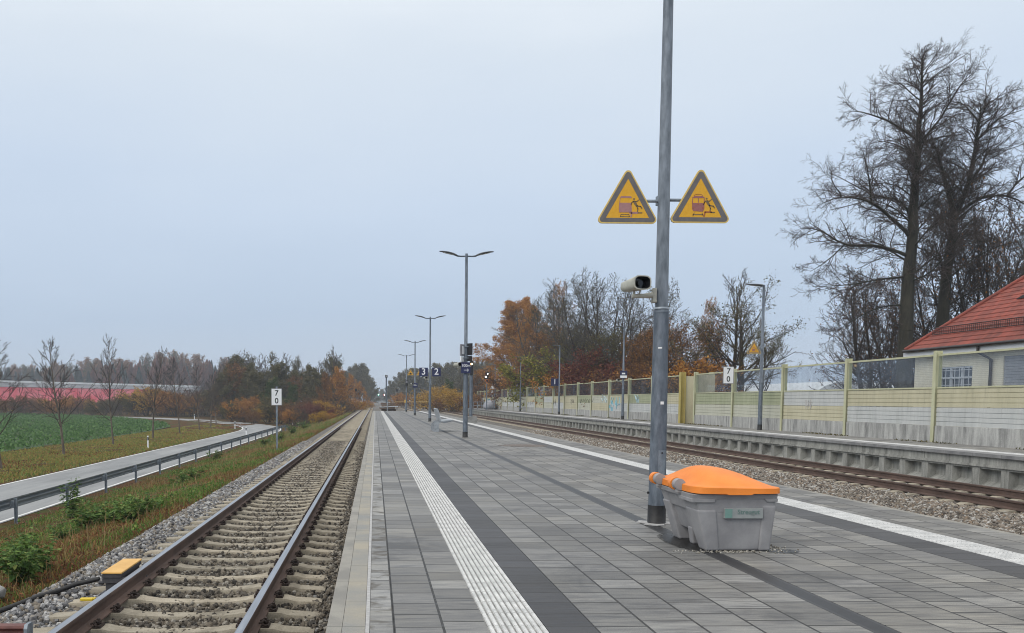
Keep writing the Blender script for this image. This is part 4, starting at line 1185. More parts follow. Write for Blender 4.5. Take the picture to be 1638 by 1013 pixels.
for i in range(len(ys_b) - 1):
    bay(ys_b[i], ys_b[i + 1], *seq[i % len(seq)])
for yb in ys_b[1:]: bpost(yb)
# a recess in the barrier
bay(ys_b[-1] + .0, ygap, P_YEL, P_WHT, bglass, WX + 1.0)
MB().box(WX + .12, WX + 1.0, ygap - .05, ygap + .05, Z0 - .05, ZG).build('return_panel', P_YEL, NB)
MB().box(WX + .12, WX + 1.0, ys_b[-1] - .05, ys_b[-1] + .05, Z0 - .05, ZG).build('return_panel', P_YEL, NB)
bpost(ygap, WX, post_o, .16, .14, ZT + .05)
bpost(ys_b[-1] + .2, WX + .9)
far = [(P_YEL, P_WHT), (P_GRN, P_WHT), (P_YEL, P_WHT), (P_CRM, P_YEL), (P_GRN, P_CRM), (P_YEL, P_YEL), (P_YEL, P_WHT), (P_WHT, P_CRM), (P_GRN, P_YEL), (P_YEL, P_WHT), (P_CRM, P_CRM)]
y = ygap; k = 0
us = [1044, 1006.7, 975, 947, 924.6, 903.4, 885.5, 870, 857, 843.5, 832.5, 822, 812.5, 803.5, 795.5, 788, 781, 775, 769, 764]
yl = [ygap] + [wy(u) for u in us]
for k in range(len(yl) - 1):
    g = pglass if 13 <= k <= 16 or k == 18 else bglass
    bay(yl[k], yl[k + 1], *far[k % len(far)], gm=g)
    bpost(yl[k + 1])
YB_END = yl[-1]
# graffiti on the barrier boards: thin painted marks on the face of the boards
def graffiti(u0, u1, v0, v1, col, label, seed, fill=False, n=7):
    R = random.Random(seed); mb = MB(); x = WX - .0335
    a = at_x(u0, v0, WX); b = at_x(u1, v1, WX)
    def P(fu, fv): return (x, a.y + (b.y - a.y) * fu, a.z + (b.z - a.z) * fv)
    if fill:
        for k in range(n):
            cu, cv = R.random(), R.random(); w = R.uniform(.12, .3)
            mb.obox(P(cu, cv), (.002, 0, 0), (0, abs(b.y - a.y) * w * .5, 0), (0, 0, abs(b.z - a.z) * w * .6))
    for k in range(n):
        f = (k + .5) / n
        pts = [P(f + R.uniform(-.5, .5) / n, .1 + R.uniform(0, .2)), P(f + R.uniform(-.7, .7) / n, .5 + R.uniform(-.2, .2)), P(f + R.uniform(-.7, .7) / n, .9 + R.uniform(-.2, .1)), P(f + R.uniform(-.9, .9) / n, .4)]
        mb.tube(pts, .012 + .02 * fill, 4, sm=False)
    o = mb.build('graffiti', col, NB); tag(o, label)
gk = mat('graffiti_black', (.02, .02, .025), None, rough=.6); gb = mat('graffiti_blue', (.16, .36, .44), (.22, .45, .52), 9, .6); gb2 = mat('graffiti_pale_blue', (.35, .48, .52), None, rough=.6); go = mat('graffiti_orange', (.5, .2, .05), (.4, .3, .1), 6, .6); gg = mat('graffiti_grey', (.22, .22, .2), None, rough=.6)
graffiti(913, 919, 636, 648, gk, 'small black scribble on the noise barrier left of the long black tag', 1, n=4)
graffiti(927, 950, 636, 646, gk, 'long black graffiti tag on the middle of the noise barrier', 2, n=9)
graffiti(976, 992, 631, 655, gb, 'blue graffiti figure on the barrier beside the blue and white sign', 3, True, 4)
graffiti(963, 971, 632, 645, gb2, 'pale blue graffiti patch left of the blue figure on the barrier', 4, True, 2)
graffiti(1016, 1022, 628, 646, gb2, 'pale blue graffiti stroke left of the big near pole', 5, True, 2)
graffiti(845, 852, 640, 649, gk, 'faint black scribble on a far pale barrier panel', 6, n=3)
graffiti(856, 866, 640, 649, gg, 'faint grey scribble on a far pale barrier panel', 7, n=4)
graffiti(886, 891, 637, 650, gk, 'black and ochre scribble beside the number 1 lamp post', 8, n=3)
graffiti(772, 784, 640, 654, gb, 'turquoise graffiti at the far end of the noise barrier', 9, True, 4)
graffiti(1289, 1300, 636, 655, mat('graffiti_faint', (.36, .35, .34), None, rough=.6), 'grey scribbled face on the near white barrier panel', 10, n=5)

# grey covered mound at the far end of the far platform
yy = float(flamps[4].location.y) - 2
q = at_x(783.5, 659, 15.9)
v, f = ico()
import bmesh
bm = bmesh.new(); bmesh.ops.create_icosphere(bm, subdivisions=3, radius=1)
for vv in bm.verts:
    p = vv.co; k = 1 + .05 * sin(p.x * 3 + p.y * 2) + .04 * sin(p.z * 5 + p.x * 4)
    vv.co = Vector((p.x * .95 * k, p.y * 1.1 * k, max(p.z, -.55) * .85 * k + .47))
me = bpy.data.meshes.new('covered_mound'); bm.to_mesh(me); bm.free(); me.materials.append(mat('grey_cover', (.2, .21, .24), (.3, .31, .35), 2, .5))
for pl_ in me.polygons: pl_.use_smooth = True
o = link('covered_mound', me, None, (q.x, q.y, P1Z)); tag(o, 'rounded grey covered mound on the far platform before the turquoise graffiti', 'covered mound')

# ================================================================== HOUSE
HXw, EV = 24.0, 23.55
ecor = at_x(1448, 561, EV)            # far eave corner
HY1 = ecor.y; HZ = ecor.z
HY0 = HY1 - 20.0; HX1 = HXw + 11.0
wall_m, t, b = nmat('cream_siding')
v = coords(t, (1, 1, 1)); g = t.nodes.new('ShaderNodeNewGeometry'); sx = t.nodes.new('ShaderNodeSeparateXYZ'); t.links.new(g.outputs['Position'], sx.inputs[0])
fr = math_(t, 'FRACT', math_(t, 'DIVIDE', sx.outputs['Z'], .075))
ln = math_(t, 'LESS_THAN', fr, .22)
c = ramp(t, noise(t, v, 1.5, 4), [(.3, (.72, .67, .52)), (.7, (.80, .755, .60))])
t.links.new(mixc(t, math_(t, 'MULTIPLY', ln, .45), c, (.30, .27, .2)), b.inputs['Base Color']); b.inputs['Roughness'].default_value = .85
bump(t, b, fr, .5, .02)
H = thing('house', ((HXw + HX1) / 2, (HY0 + HY1) / 2, 0), 'cream walled house with a red tiled hip roof behind the noise barrier', 'house')
HW1 = at_x(1463, 600, HXw).y
# wall with a window opening: build round it
wz0, wz1 = float(at_x(1505, 634, HXw).z), float(at_x(1505, 588, HXw).z)
wy1, wy0 = float(at_x(1504, 600, HXw).y), float(at_x(1555, 600, HXw).y)
dy1, dy0 = float(at_x(1604, 600, HXw).y), float(at_x(1700, 600, HXw).y)
dz1 = float(at_x(1620, 569, HXw).z)
mb = MB()
mb.box(HXw, HXw + .3, wy1, HW1, 0, HZ - .15); mb.box(HXw, HXw + .3, wy0, wy1, 0, wz0); mb.box(HXw, HXw + .3, wy0, wy1, wz1, HZ - .15)
mb.box(HXw, HXw + .3, dy1, wy0, 0, HZ - .15); mb.box(HXw, HXw + .3, dy0, dy1, dz1, HZ - .15); mb.box(HXw, HXw + .3, HY0 + .5, dy0, 0, HZ - .15)
mb.box(HXw + .3, HX1, HW1 - .3, HW1, 0, HZ - .15); mb.box(HXw + .3, HX1, HY0 + .5, HY0 + .8, 0, HZ - .15); mb.box(HX1 - .3, HX1, HY0 + .8, HW1 - .3, 0, HZ - .15)
mb.build('wall', wall_m, H)
wfr = mat('window_white', (.5, .53, .56), None, rough=.5); wgl = mat('window_glass_dark', (.06, .075, .095), (.10, .12, .15), 1.2, .08)
mb = MB(); th = .045
for k in range(4):
    yk = wy0 + (wy1 - wy0) * k / 3; mb.box(HXw + .03, HXw + .09, yk - th, yk + th, wz0, wz1)
for zk in (wz0 + .03, wz1 - .03, wz0 + (wz1 - wz0) * .62): mb.box(HXw + .028, HXw + .092, wy0, wy1, zk - .04, zk + .04)
wf = mb.build('window', wfr, H)
MB().box(HXw + .12, HXw + .14, wy0, wy1, wz0, wz1).build('pane', wgl, wf)
mb = MB()
for k in range(7):
    yk = wy0 + (wy1 - wy0) * (k + .5) / 7; mb.box(HXw - .05, HXw - .03, yk - .012, yk + .012, wz0 + .02, wz1 - .02)
for k in range(4):
    zk = wz0 + (wz1 - wz0) * (k + .5) / 4; mb.box(HXw - .052, HXw - .028, wy0, wy1, zk - .012, zk + .012)
mb.build('window_grille', wfr, wf)
shut = mat('shutter_grey', (.24, .25, .27), (.3, .31, .33), 2, .6)
mb = MB(); nsl = 30
for k in range(nsl):
    z0 = dz1 * k / nsl; mb.box(HXw + .04, HXw + .08, dy0, dy1, z0 + .005, dz1 * (k + 1) / nsl - .004)
mb.build('roller_shutter', shut, H)
mb = MB(); mb.box(HXw + .1, HXw + .12, dy0, dy1, 0, dz1); mb.build('shutter_back', sign_black, H)
fas = mat('fascia_white', (.60, .62, .64), (.68, .7, .72), 2, .6)
MB().box(EV + .05, HX1 + .4, HY0, HW1 + .25, HZ - .30, HZ - .02).build('fascia', fas, H)
rt, t, b = nmat('roof_tile_red')
g = t.nodes.new('ShaderNodeNewGeometry'); sx = t.nodes.new('ShaderNodeSeparateXYZ'); t.links.new(g.outputs['Position'], sx.inputs[0])
cb = t.nodes.new('ShaderNodeCombineXYZ'); t.links.new(sx.outputs['Y'], cb.inputs['X']); t.links.new(sx.outputs['Z'], cb.inputs['Y'])
br = t.nodes.new('ShaderNodeTexBrick'); t.links.new(cb.outputs[0], br.inputs['Vector']); br.inputs['Scale'].default_value = 1; br.inputs['Brick Width'].default_value = .25; br.inputs['Row Height'].default_value = .22
br.inputs['Mortar Size'].default_value = .008; br.inputs['Color1'].default_value = (.17, .036, .024, 1); br.inputs['Color2'].default_value = (.26, .055, .034, 1); br.inputs['Mortar'].default_value = (.12, .03, .02, 1)
nz = ramp(t, noise(t, coords(t), 1.1, 5), [(.3, (.6, .62, .62)), (.5, (1, 1, 1)), (.7, (1.25, 1.15, 1.1))])
t.links.new(mixc(t, .8, br.outputs['Color'], nz, 'MULTIPLY'), b.inputs['Base Color']); b.inputs['Roughness'].default_value = .7
# hip roof, courses of tiles on the front slope
slope = .93
hw_ = (HX1 + .4 - EV) / 2
rows = 30; mb = MB()
for k in range(rows):
    t0 = hw_ * k / rows; t1 = hw_ * (k + 1) / rows
    z0 = HZ + t0 * slope + .035; z1 = HZ + t1 * slope
    a = (EV + t0, HY1 - t0, z0); b2 = (EV + t0, HY0 + t0, z0); c = (EV + t1, HY0 + t1, z1); d = (EV + t1, HY1 - t1, z1)
    mb.add([a, b2, c, d], [(0, 1, 2, 3)]); mb.add([a, b2, (b2[0], b2[1], z0 - .035), (a[0], a[1], z0 - .035)], [(0, 1, 2, 3)])
zr = HZ + hw_ * slope
XM = EV + hw_; XE = HX1 + .4
mb.add([(EV, HY1, HZ), (XE, HY1, HZ), (XM, HY1 - hw_, zr)], [(0, 1, 2)]); mb.add([(EV, HY0, HZ), (XE, HY0, HZ), (XM, HY0 + hw_, zr)], [(0, 1, 2)])
mb.add([(XE, HY1, HZ), (XE, HY0, HZ), (XM, HY0 + hw_, zr), (XM, HY1 - hw_, zr)], [(0, 1, 2, 3)])
roof = mb.build('roof', rt, H)
mb = MB(); mb.tube([(EV, HY1, HZ + .03), (XM, HY1 - hw_, zr + .03)], .09, 8); mb.build('hip_tiles', rt, roof)
dkm = mat('gutter_dark', (.018, .014, .013), (.03, .022, .02), 4, .4)
mb = MB(); mb.tube([(EV - .05, HY1 + .05, HZ - .04), (EV - .05, HY0, HZ - .04)], .065, 8); mb.build('gutter', dkm, roof)
mb = MB()
tt = .62
for z_ in (0, .07, .14, .21, .28): mb.tube([(EV + tt, HY1 - tt - .3, HZ + tt * slope + .05 + z_), (EV + tt, HY0 + 2, HZ + tt * slope + .05 + z_)], .008 if z_ not in (0, .28) else .016, 4)
nn = int((HY1 - HY0 - 4) / .12)
for k in range(nn):
    y = HY1 - tt - .3 - k * .12; mb.box(EV + tt - .006, EV + tt + .006, y - .006, y + .006, HZ + tt * slope + .03, HZ + tt * slope + .34)
mb.build('snow_guard', dkm, roof)
# small dark vent slot on the roof
q = at_y(1636, 506, 30)
mb = MB(); u_ = 1.9
yv = float(at_x(1640, 507, EV + u_).y)
mb.prism([(yv + .55, HZ + u_ * slope + .05), (yv - .6, HZ + u_ * slope + .05), (yv - .6, HZ + u_ * slope + .38)], 'x', EV + u_ - .02, EV + u_ + .5); mb.build('roof_vent', dkm, roof)
pd = float(at_x(1584, 600, HXw - .1).y)
mb = MB(); mb.tube([(EV - .02, pd + .25, HZ - .1), (EV - .02, pd + .25, HZ - .32), (HXw - .1, pd, HZ - .62), (HXw - .1, pd, 0)], .055, 8); mb.build('downpipe', dkm, H)

# greenhouse tunnels far behind the glass
gh = mat('greenhouse_film', (.5, .52, .53), (.62, .64, .65), 1, .5)
for k in range(6):
    X0 = 46 + k * 8.2
    arc = [(X0 + 4 - 4 * cos(pi * j / 12), 1.6 + 1.9 * sin(pi * j / 12)) for j in range(13)]
    T = thing('greenhouse', (X0 + 4, 100, 0), ['pale arched greenhouse seen through the barrier glass, leftmost of the row', 'second pale arched greenhouse from the left behind the barrier glass', 'third pale arched greenhouse behind the barrier glass', 'fourth pale arched greenhouse behind the barrier glass', 'fifth pale arched greenhouse behind the barrier glass', 'rightmost pale arched greenhouse behind the barrier glass'][k], 'greenhouse', 'row of greenhouses behind the barrier')
    MB().prism(arc, 'y', 92, 118).build('roof', gh, T)
    MB().box(X0 + .12, X0 + 7.9, 92.1, 117.9, 0, 1.58).build('wall', mat('greenhouse_wall', (.28, .3, .32), None, rough=.5) if k == 0 else bpy.data.materials['greenhouse_wall'], T)

# ================================================================== GUARD RAIL AND DELINEATORS
GXp = -10.85
T = thing('guard_rail', (GXp, 60, -2.47), 'galvanised steel crash barrier on posts between the road and the left track', 'guard rail')
beam_m = mat('guard_rail_steel', (.17, .20, .225), (.27, .305, .33), 5, .5, .45, sc3=(1, .15, 1))
prof = [(0, 0), (.0, .035), (-.075, .06), (-.08, .09), (-.08, .115), (0, .145), (.0, .165), (-.08, .195), (-.08, .22), (-.075, .25), (0, .275), (0, .31)]
GY0 = 27.0 - 4.5 * 4
ysg = [GY0 + 4.5 * k for k in range(23)]
path = [(y, -1.70) for y in ysg] + [(ysg[-1] + 4, -1.9), (ysg[-1] + 7, -2.2)]
mb = MB(); th = .02
V = []; n = len(prof)
for y, zt in path:
    for a, b_ in prof: V.append((GXp - .16 + a, y, zt - .31 + b_))
F = [(i * n + k, i * n + k + 1, (i + 1) * n + k + 1, (i + 1) * n + k) for i in range(len(path) - 1) for k in range(n - 1)]
mb.add(V, F, 0)
bo = mb.build('beam', beam_m, T); sol = bo.modifiers.new('s', 'SOLIDIFY'); sol.thickness = .006
pm = MB(); pm.box(-.05, -.04, -.03, .03, 0, .80); pm.box(.03, .04, -.03, .03, 0, .80); pm.box(-.04, .03, .02, .03, 0, .80); pm.box(-.16, -.05, -.03, .03, .50, .72)
po = pm.build('post', galv, T, world=False); po.location = (0, ysg[0] - 60, -.02)
for k, y in enumerate(ysg[1:]):
    copy_tree(po, (0, y - 60, -.02), parent=T)
def delineator(u, v, label):
    q = at_z(u, v, -2.45)
    s = 1.0
    T = thing('delineator_post', (q.x, q.y, -2.47), label, 'delineator post', 'white roadside delineator posts')
    MB().prism([(-.06, -.06), (.06, -.06), (0, .07)], 'z', 0, .98).build('post', sign_white, T, world=False)
    mb = MB(); mb.prism([(-.063, -.063), (.063, -.063), (0, .074)], 'z', .62, .86); mb.build('black_band', sign_black, T, world=False)
    MB().box(-.02, .02, -.068, -.064, .66, .8).build('reflector', galv_light, T, world=False)
delineator(237, 717, 'nearest white roadside post with a black band on the grass verge')
delineator(394, 698, 'white roadside post before the guard rail where the road bends')
delineator(376, 686, 'white roadside post at the inside of the road bend')
delineator(311, 671, 'white roadside post far left behind the bend among the bushes')
delineator(468, 679, 'left of two white roadside posts at the end of the guard rail')
delineator(477, 680, 'right of two white roadside posts at the end of the guard rail')

# ================================================================== LONG RED HALL ON THE LEFT
a0 = at_y(0, 607.5, 340); a1 = at_y(318, 616.5, 455)
red = mat('hall_red_front', (.86, .06, .10), (.97, .30, .34), .22, .6, world=True)
hw_m = mat('hall_white', (.78, .8, .82), (.86, .87, .88), .2, .5, world=True)
hg_m = mat('hall_grey', (.30, .31, .34), (.42, .44, .47), .1, .6, world=True)
d = Vector((a1.x - a0.x, a1.y - a0.y, 0)); ln_ = d.length; d.normalize(); nrm_ = Vector((-d.y, d.x, 0))
if nrm_.y < 0: nrm_ = -nrm_
T = thing('long_hall', (a0.x, a0.y, -2.5), 'long low hall with red front panels and a white roof edge behind the crop field', 'hall')
ext = 60.0
base = Vector((a0.x, a0.y, 0)) - d * ext; LEN = ln_ + ext
zr0 = a0.z
def seg(mb, s0, s1, z0, z1, off, th):
    c = base + d * ((s0 + s1) / 2) + nrm_ * (off + th / 2); c.z = (z0 + z1) / 2
    mb.obox(c, d * ((s1 - s0) / 2), nrm_ * (th / 2), (0, 0, (z1 - z0) / 2))
mb = MB(); seg(mb, 0, LEN, -2.6, zr0 - 2.6, 0, 30); mb.build('wall', hg_m, T)
nr = 26
for k in range(nr):
    s0 = LEN * k / nr
    if s0 > LEN * .80: continue
    mb = MB(); seg(mb, s0 + .12, s0 + LEN / nr - .12, -2.3, zr0 - 2.7, -.25, .24); mb.build('red_panel', red, T)
mb = MB(); seg(mb, -1, LEN + 1, zr0 - 2.59, zr0 - 1.0, -.6, 31); mb.build('fascia', mat('hall_fascia', (.5, .5, .52), (.58, .58, .6), .1, .6, world=True), T)
mb = MB(); seg(mb, -1.2, LEN + 1.2, zr0 - .99, zr0 - .25, -.9, 31.5); mb.build('roof', hw_m, T)

# ================================================================== SIGNALS, RAILINGS AND CLUTTER BEYOND THE PLATFORM
glow_w, t, b = nmat('signal_light_white'); b.inputs['Emission Color'].default_value = (1, .95, .85, 1); b.inputs['Emission Strength'].default_value = 6
glow_a, t, b = nmat('signal_light_amber'); b.inputs['Emission Color'].default_value = (1, .62, .2, 1); b.inputs['Emission Strength'].default_value = 7
glow_r, t, b = nmat('signal_light_red'); b.inputs['Emission Color'].default_value = (1, .35, .3, 1); b.inputs['Emission Strength'].default_value = 14
glow_g, t, b = nmat('signal_light_green'); b.inputs['Emission Color'].default_value = (.25, 1, .75, 1); b.inputs['Emission Strength'].default_value = 10
sig_m = mat('signal_black', (.008, .008, .012), (.016, .016, .02), 5, .5)
def signal(u, vtop, vbot, Y, wpx, hpx, lights, label, zb=None, postr=.06, cat='railway signal', pm=galv_dark):
    c = at_y(u, vtop + hpx / 2, Y); s = Y / FPX
    zb = zb if zb is not None else float(at_y(u, vbot, Y).z)
    T = thing('railway_signal', (c.x, Y, zb), label, cat)
    mb = MB(); mb.tube([(c.x, Y + .12, zb), (c.x, Y + .12, c.z)], postr, 8); mb.build('post', pm, T)
    w, h = wpx * s, hpx * s
    mb = MB(); mb.box(c.x - w / 2, c.x + w / 2, Y - .05, Y + .05, c.z - h / 2, c.z + h / 2); mb.build('head', sig_m, T, bevel=.02)
    for du, dv, m, r in lights:
        p = at_y(u + du, vtop + dv, Y - .06)
        mb = MB(); mb.tube([(p.x, Y - .05, p.z), (p.x, Y - .09, p.z)], r * s, 10); mb.build('light', m, T)
    return T
# amber signal just behind the second pole
T = signal(754.2, 577.5, 678, 52.0, 5.5, 22, [(.2, 5, glow_a, 1.5)], 'black signal with a lit amber lamp partly behind the 100m arrow sign', zb=-.8, postr=.1)
p = at_y(754.5, 678, 52); mb = MB(); mb.box(p.x - .3, p.x + .3, 51.8, 52.5, -.9, .35); mb.build('foot_box', concrete_dark, T, bevel=.02)
T = signal(779, 595.5, 660, 118.0, 6.6, 11, [(1.2, 3.2, glow_w, 1.0), (-2.0, 7.6, glow_w, 1.3)], 'black signal with two lit white lamps beside the birch trees', zb=0.0, postr=.08)
s = 118 / FPX
p = at_y(779, 614.5, 117.9)
mb = MB(); mb.prism([(p.x - 3.6 * s, p.z + 7 * s), (p.x + 3.6 * s, p.z + 7 * s), (p.x, p.z)], 'y', 117.85, 117.9); tp = mb.build('triangle_board', mat('signal_orange', (.7, .2, .03), None, rough=.5), T)
mb = MB(); mb.prism([(p.x - 2.5 * s, p.z + 6.4 * s), (p.x + 2.5 * s, p.z + 6.4 * s), (p.x, p.z + 1.4 * s)], 'y', 117.82, 117.845); mb.build('triangle_field', sig_m, tp)
p = at_y(787.5, 619.5, 122); T = thing('white_triangle_sign', (p.x, 122, 0), 'small white triangle sign right of the two lamp signal', 'sign')
mb = MB(); mb.prism([(p.x - .28, p.z - .2), (p.x + .28, p.z - .2), (p.x, p.z + .35)], 'y', 121.95, 122); mb.build('plate', sign_white, T)
mb = MB(); mb.tube([(p.x, 122.05, 0), (p.x, 122.05, p.z + .2)], .04, 6); mb.build('post', galv, T)
mb = MB(); mb.box(p.x - .12, p.x + .12, 121.95, 122, p.z - .8, p.z - .4); mb.build('lower_plate', sign_white, T)
T = signal(618, 600, 646, 125.0, 4, 4.2, [], 'pole with a small black square board and white stroke at the platform end', zb=-.6, postr=.1)
p = at_y(618, 602.1, 124.9); mb = MB(); stroke(mb, [(p.x - .07, p.z - .07), (p.x + .09, p.z + .08)], .06, 124.9, 124.94); mb.build('white_stroke', sign_white, T)
signal(569.4, 622, 640, 190.0, 3.3, 4.2, [], 'black unlit signal standing before the orange trees left of the track', zb=-1.0, postr=.06, pm=sig_m)
signal(635.2, 622, 641, 190.0, 3.3, 4.6, [], 'black unlit signal beyond the platform end right of the square board pole', zb=-.8, postr=.06, pm=sig_m)
signal(605.5, 629.5, 641, 420.0, 2.6, 4.5, [(0, 2, glow_g, .8)], 'far signal showing a green light over the left track', zb=-.8)
signal(614.8, 630, 641, 400.0, 2.6, 4.5, [(0, 2, glow_r, .75)], 'far signal showing a red light beside the green one', zb=-.8)
signal(629.0, 630, 641, 400.0, 2.6, 4.5, [(0, 2, glow_r, .8)], 'far signal showing a red light right of the square board pole', zb=-.8)
# yellow safety railing beyond the platform end
rl = mat('railing_yellow', (.50, .36, .12), (.55, .42, .2), 4, .6)
T = thing('railing', (3, 113, -.8), 'thin yellowish pipe railing across the tracks beyond the platform end', 'railing')
a = at_y(632, 643.2, 113); b_ = at_y(686, 643.2, 113)
mb = MB(); mb.tube([a, b_], .035, 6); mb.build('top_pipe', rl, T)
for u in (632, 650, 659, 672, 686):
    p = at_y(u, 643.2, 113); mb = MB(); mb.tube([(p.x, 113, -.85), (p.x, 113, p.z)], .03, 6); mb.build('post', rl, T)
# planks and rubble pile with white pipe at the platform end
T = thing('buffer_pile', (.9, 112, -.8), 'brown pile of timbers with a white pipe beyond the platform end', 'timber pile')
wood = mat('old_timber', (.09, .065, .05), (.17, .12, .09), 3, .9, sc3=(.4, 1, 1))
a = at_y(609, 644.5, 110); b_ = at_y(633, 653, 110)
for k in range(7):
    mb = MB(); zz = a.z - (a.z + .8) * (k + .5) / 7
    off = .15 * sin(k * 2.3); mb.box(a.x + off, b_.x + off * .6, 110 - .2 * (k % 3), 112, zz - .11, zz + .1); mb.build('timber', wood, T, bevel=.02)
mb = MB(); mb.tube([(a.x - .1, 109.6, a.z - .55), (b_.x + .3, 109.6, a.z - .45)], .05, 6); mb.tube([(a.x + .8, 109.55, -.8), (a.x + .8, 109.55, a.z + .1)], .05, 6); mb.build('pipe', galv_light, T)
p = at_y(648.5, 642, 150); T = thing('switch_box', (p.x, 150, -.8), 'small yellow box on a post beyond the railing', 'trackside box')
MB().box(p.x - .16, p.x + .16, 149.8, 150.2, p.z - .25, p.z + .25).build('box', mat('box_yellow', (.75, .45, .03), None, rough=.5), T)
mb = MB(); mb.tube([(p.x, 150, -.85), (p.x, 150, p.z - .25)], .08, 6); mb.build('post', galv, T)
p = at_y(714, 649.5, 195); T = thing('cable_post', (p.x, 195, -.9), 'short white marker post beside the right-hand tracks', 'marker post')
MB().box(p.x - .3, p.x + .3, 194.8, 195.2, -.9, p.z + .6).build('post', sign_white, T, bevel=.03)
MB().box(p.x - .32, p.x + .32, 194.78, 195.22, p.z + .605, p.z + .7).build('cap', galv, T)
# platform-1 end railing and steps
T = thing('railing', (14.2, YB_END - 6, P1Z), 'grey pipe railing at the far end of the far platform', 'railing')
q0 = at_x(757, 655, 14.0)
mb = MB(); 
yy0 = min(q0.y, Q1)
for k in range(5): mb.tube([(14.0 + k * .6, yy0, -.8), (14.0 + k * .6, yy0, 1.05)], .04, 6)
mb.build('post', galv, T); mb = MB(); mb.tube([(14.0, yy0, 1.07), (16.4, yy0, 1.07)], .045, 6); mb.tube([(14.0, yy0, .55), (16.4, yy0, .55)], .035, 6); mb.build('rail', galv, T)
# ================================================================== VEGETATION
def tubes_np(segs, nside):
    """segs (n,8): p0, p1, r0, r1 -> open frustums"""
    A = np.array(segs, float)
    p0, p1, r0, r1 = A[:, :3], A[:, 3:6], A[:, 6], A[:, 7]
    t = p1 - p0; t /= (np.linalg.norm(t, axis=1)[:, None] + 1e-9)
    ref = np.where(np.abs(t[:, 2:3]) < .9, np.array([[0, 0, 1.]]), np.array([[1., 0, 0]]))
    a = np.cross(t, ref); a /= (np.linalg.norm(a, axis=1)[:, None] + 1e-9); b = np.cross(t, a)
    w = np.arange(nside) * 2 * pi / nside
    R = a[:, None] * np.cos(w)[None, :, None] + b[:, None] * np.sin(w)[None, :, None]
    V = np.concatenate([p0[:, None] + R * r0[:, None, None], p1[:, None] + R * r1[:, None, None]], 1).reshape(-1, 3)
    k = np.arange(nside); k2 = (k + 1) % nside
    f = np.stack([k, k2, nside + k2, nside + k], 1)
    F = (f[None] + (np.arange(len(A)) * 2 * nside)[:, None, None]).reshape(-1, 4)
    return V, F
def gen_tree(seed, height, trunk_r, spec, stems=((0, 0, 0),), lean=.03, trunk_frac=1.0, wob=.05):
    """spec: list of levels [dict(n, len, ang, start, seg, curve, up, rr)], level 0 is the trunk. Returns segments by level and twig tips."""
    R = random.Random(seed); levels = [[] for _ in range(len(spec) + 1)]; tips = []
    def norm(v):
        l = math.sqrt(v[0] ** 2 + v[1] ** 2 + v[2] ** 2) or 1; return (v[0] / l, v[1] / l, v[2] / l)
    def grow(p, d, L, r, lev):
        sp = spec[lev]; nseg = sp['seg']; pts = [(p, d, r)]
        rend = r * sp.get('taper', .25)
        for i in range(nseg):
            w = sp.get('wob', .15)
            d = norm((d[0] + R.gauss(0, w), d[1] + R.gauss(0, w), d[2] + R.gauss(0, w) + sp.get('up', 0)))
            s = L / nseg
            q = (p[0] + d[0] * s, p[1] + d[1] * s, p[2] + d[2] * s)
            r2 = r + (rend - r) * (i + 1) / nseg; r1 = r + (rend - r) * i / nseg
            levels[lev].append((*p, *q, r1, r2)); p = q; pts.append((p, d, r2))
        if lev + 1 < len(spec):
            c = spec[lev + 1]; n = c['n'] if not callable(c['n']) else c['n'](L)
            st = c.get('start', .2)
            for k in range(n):
                f = st + (1 - st) * (k + R.random() * .9) / n
                f = min(f, .995); x = f * nseg; i = int(x); u = x - i
                (pa, da, ra), (pb, db, rb) = pts[i], pts[min(i + 1, nseg)]
                pp = tuple(pa[j] + (pb[j] - pa[j]) * u for j in range(3)); rr = ra + (rb - ra) * u
                ang = c['ang'] * R.uniform(.75, 1.25) * (1 - c.get('tipang', .35) * f); az = R.uniform(0, 2 * pi) if lev > 0 else k * 2.399 + R.uniform(-.4, .4)
                t = db; ref = (0, 0, 1) if abs(t[2]) < .9 else (1, 0, 0)
                a = norm((t[1] * ref[2] - t[2] * ref[1], t[2] * ref[0] - t[0] * ref[2], t[0] * ref[1] - t[1] * ref[0]))
                b = (t[1] * a[2] - t[2] * a[1], t[2] * a[0] - t[0] * a[2], t[0] * a[1] - t[1] * a[0])
                dd = norm(tuple(t[j] * cos(ang) + (a[j] * cos(az) + b[j] * sin(az)) * sin(ang) for j in range(3)))
                prof = c.get('prof'); LL = L * c['len'] * R.uniform(.7, 1.15) * (prof(f) if prof else (1 - .55 * f))
                grow(pp, dd, LL, min(rr * c.get('rr', .55), rr), lev + 1)
        else:
            tips.append((pts[-1][0], d)); 
            if nseg > 1: tips.append((pts[len(pts) // 2][0], d))
    for st_ in stems:
        sx_, sy_, ang = st_[:3]
        az = math.atan2(sy_, sx_) if (sx_ or sy_) else R.uniform(0, 6.28)
        sz_, lf_ = 0, 1.0
        if len(st_) > 3: sz_, az, lf_ = st_[3:]
        grow((sx_, sy_, sz_), norm((cos(az) * sin(ang) + R.gauss(0, lean), sin(az) * sin(ang) + R.gauss(0, lean), cos(ang))), (height * R.uniform(.9, 1.0) if len(stems) > 1 else height) * lf_, trunk_r * lf_ ** .8, 0)
    return levels, tips
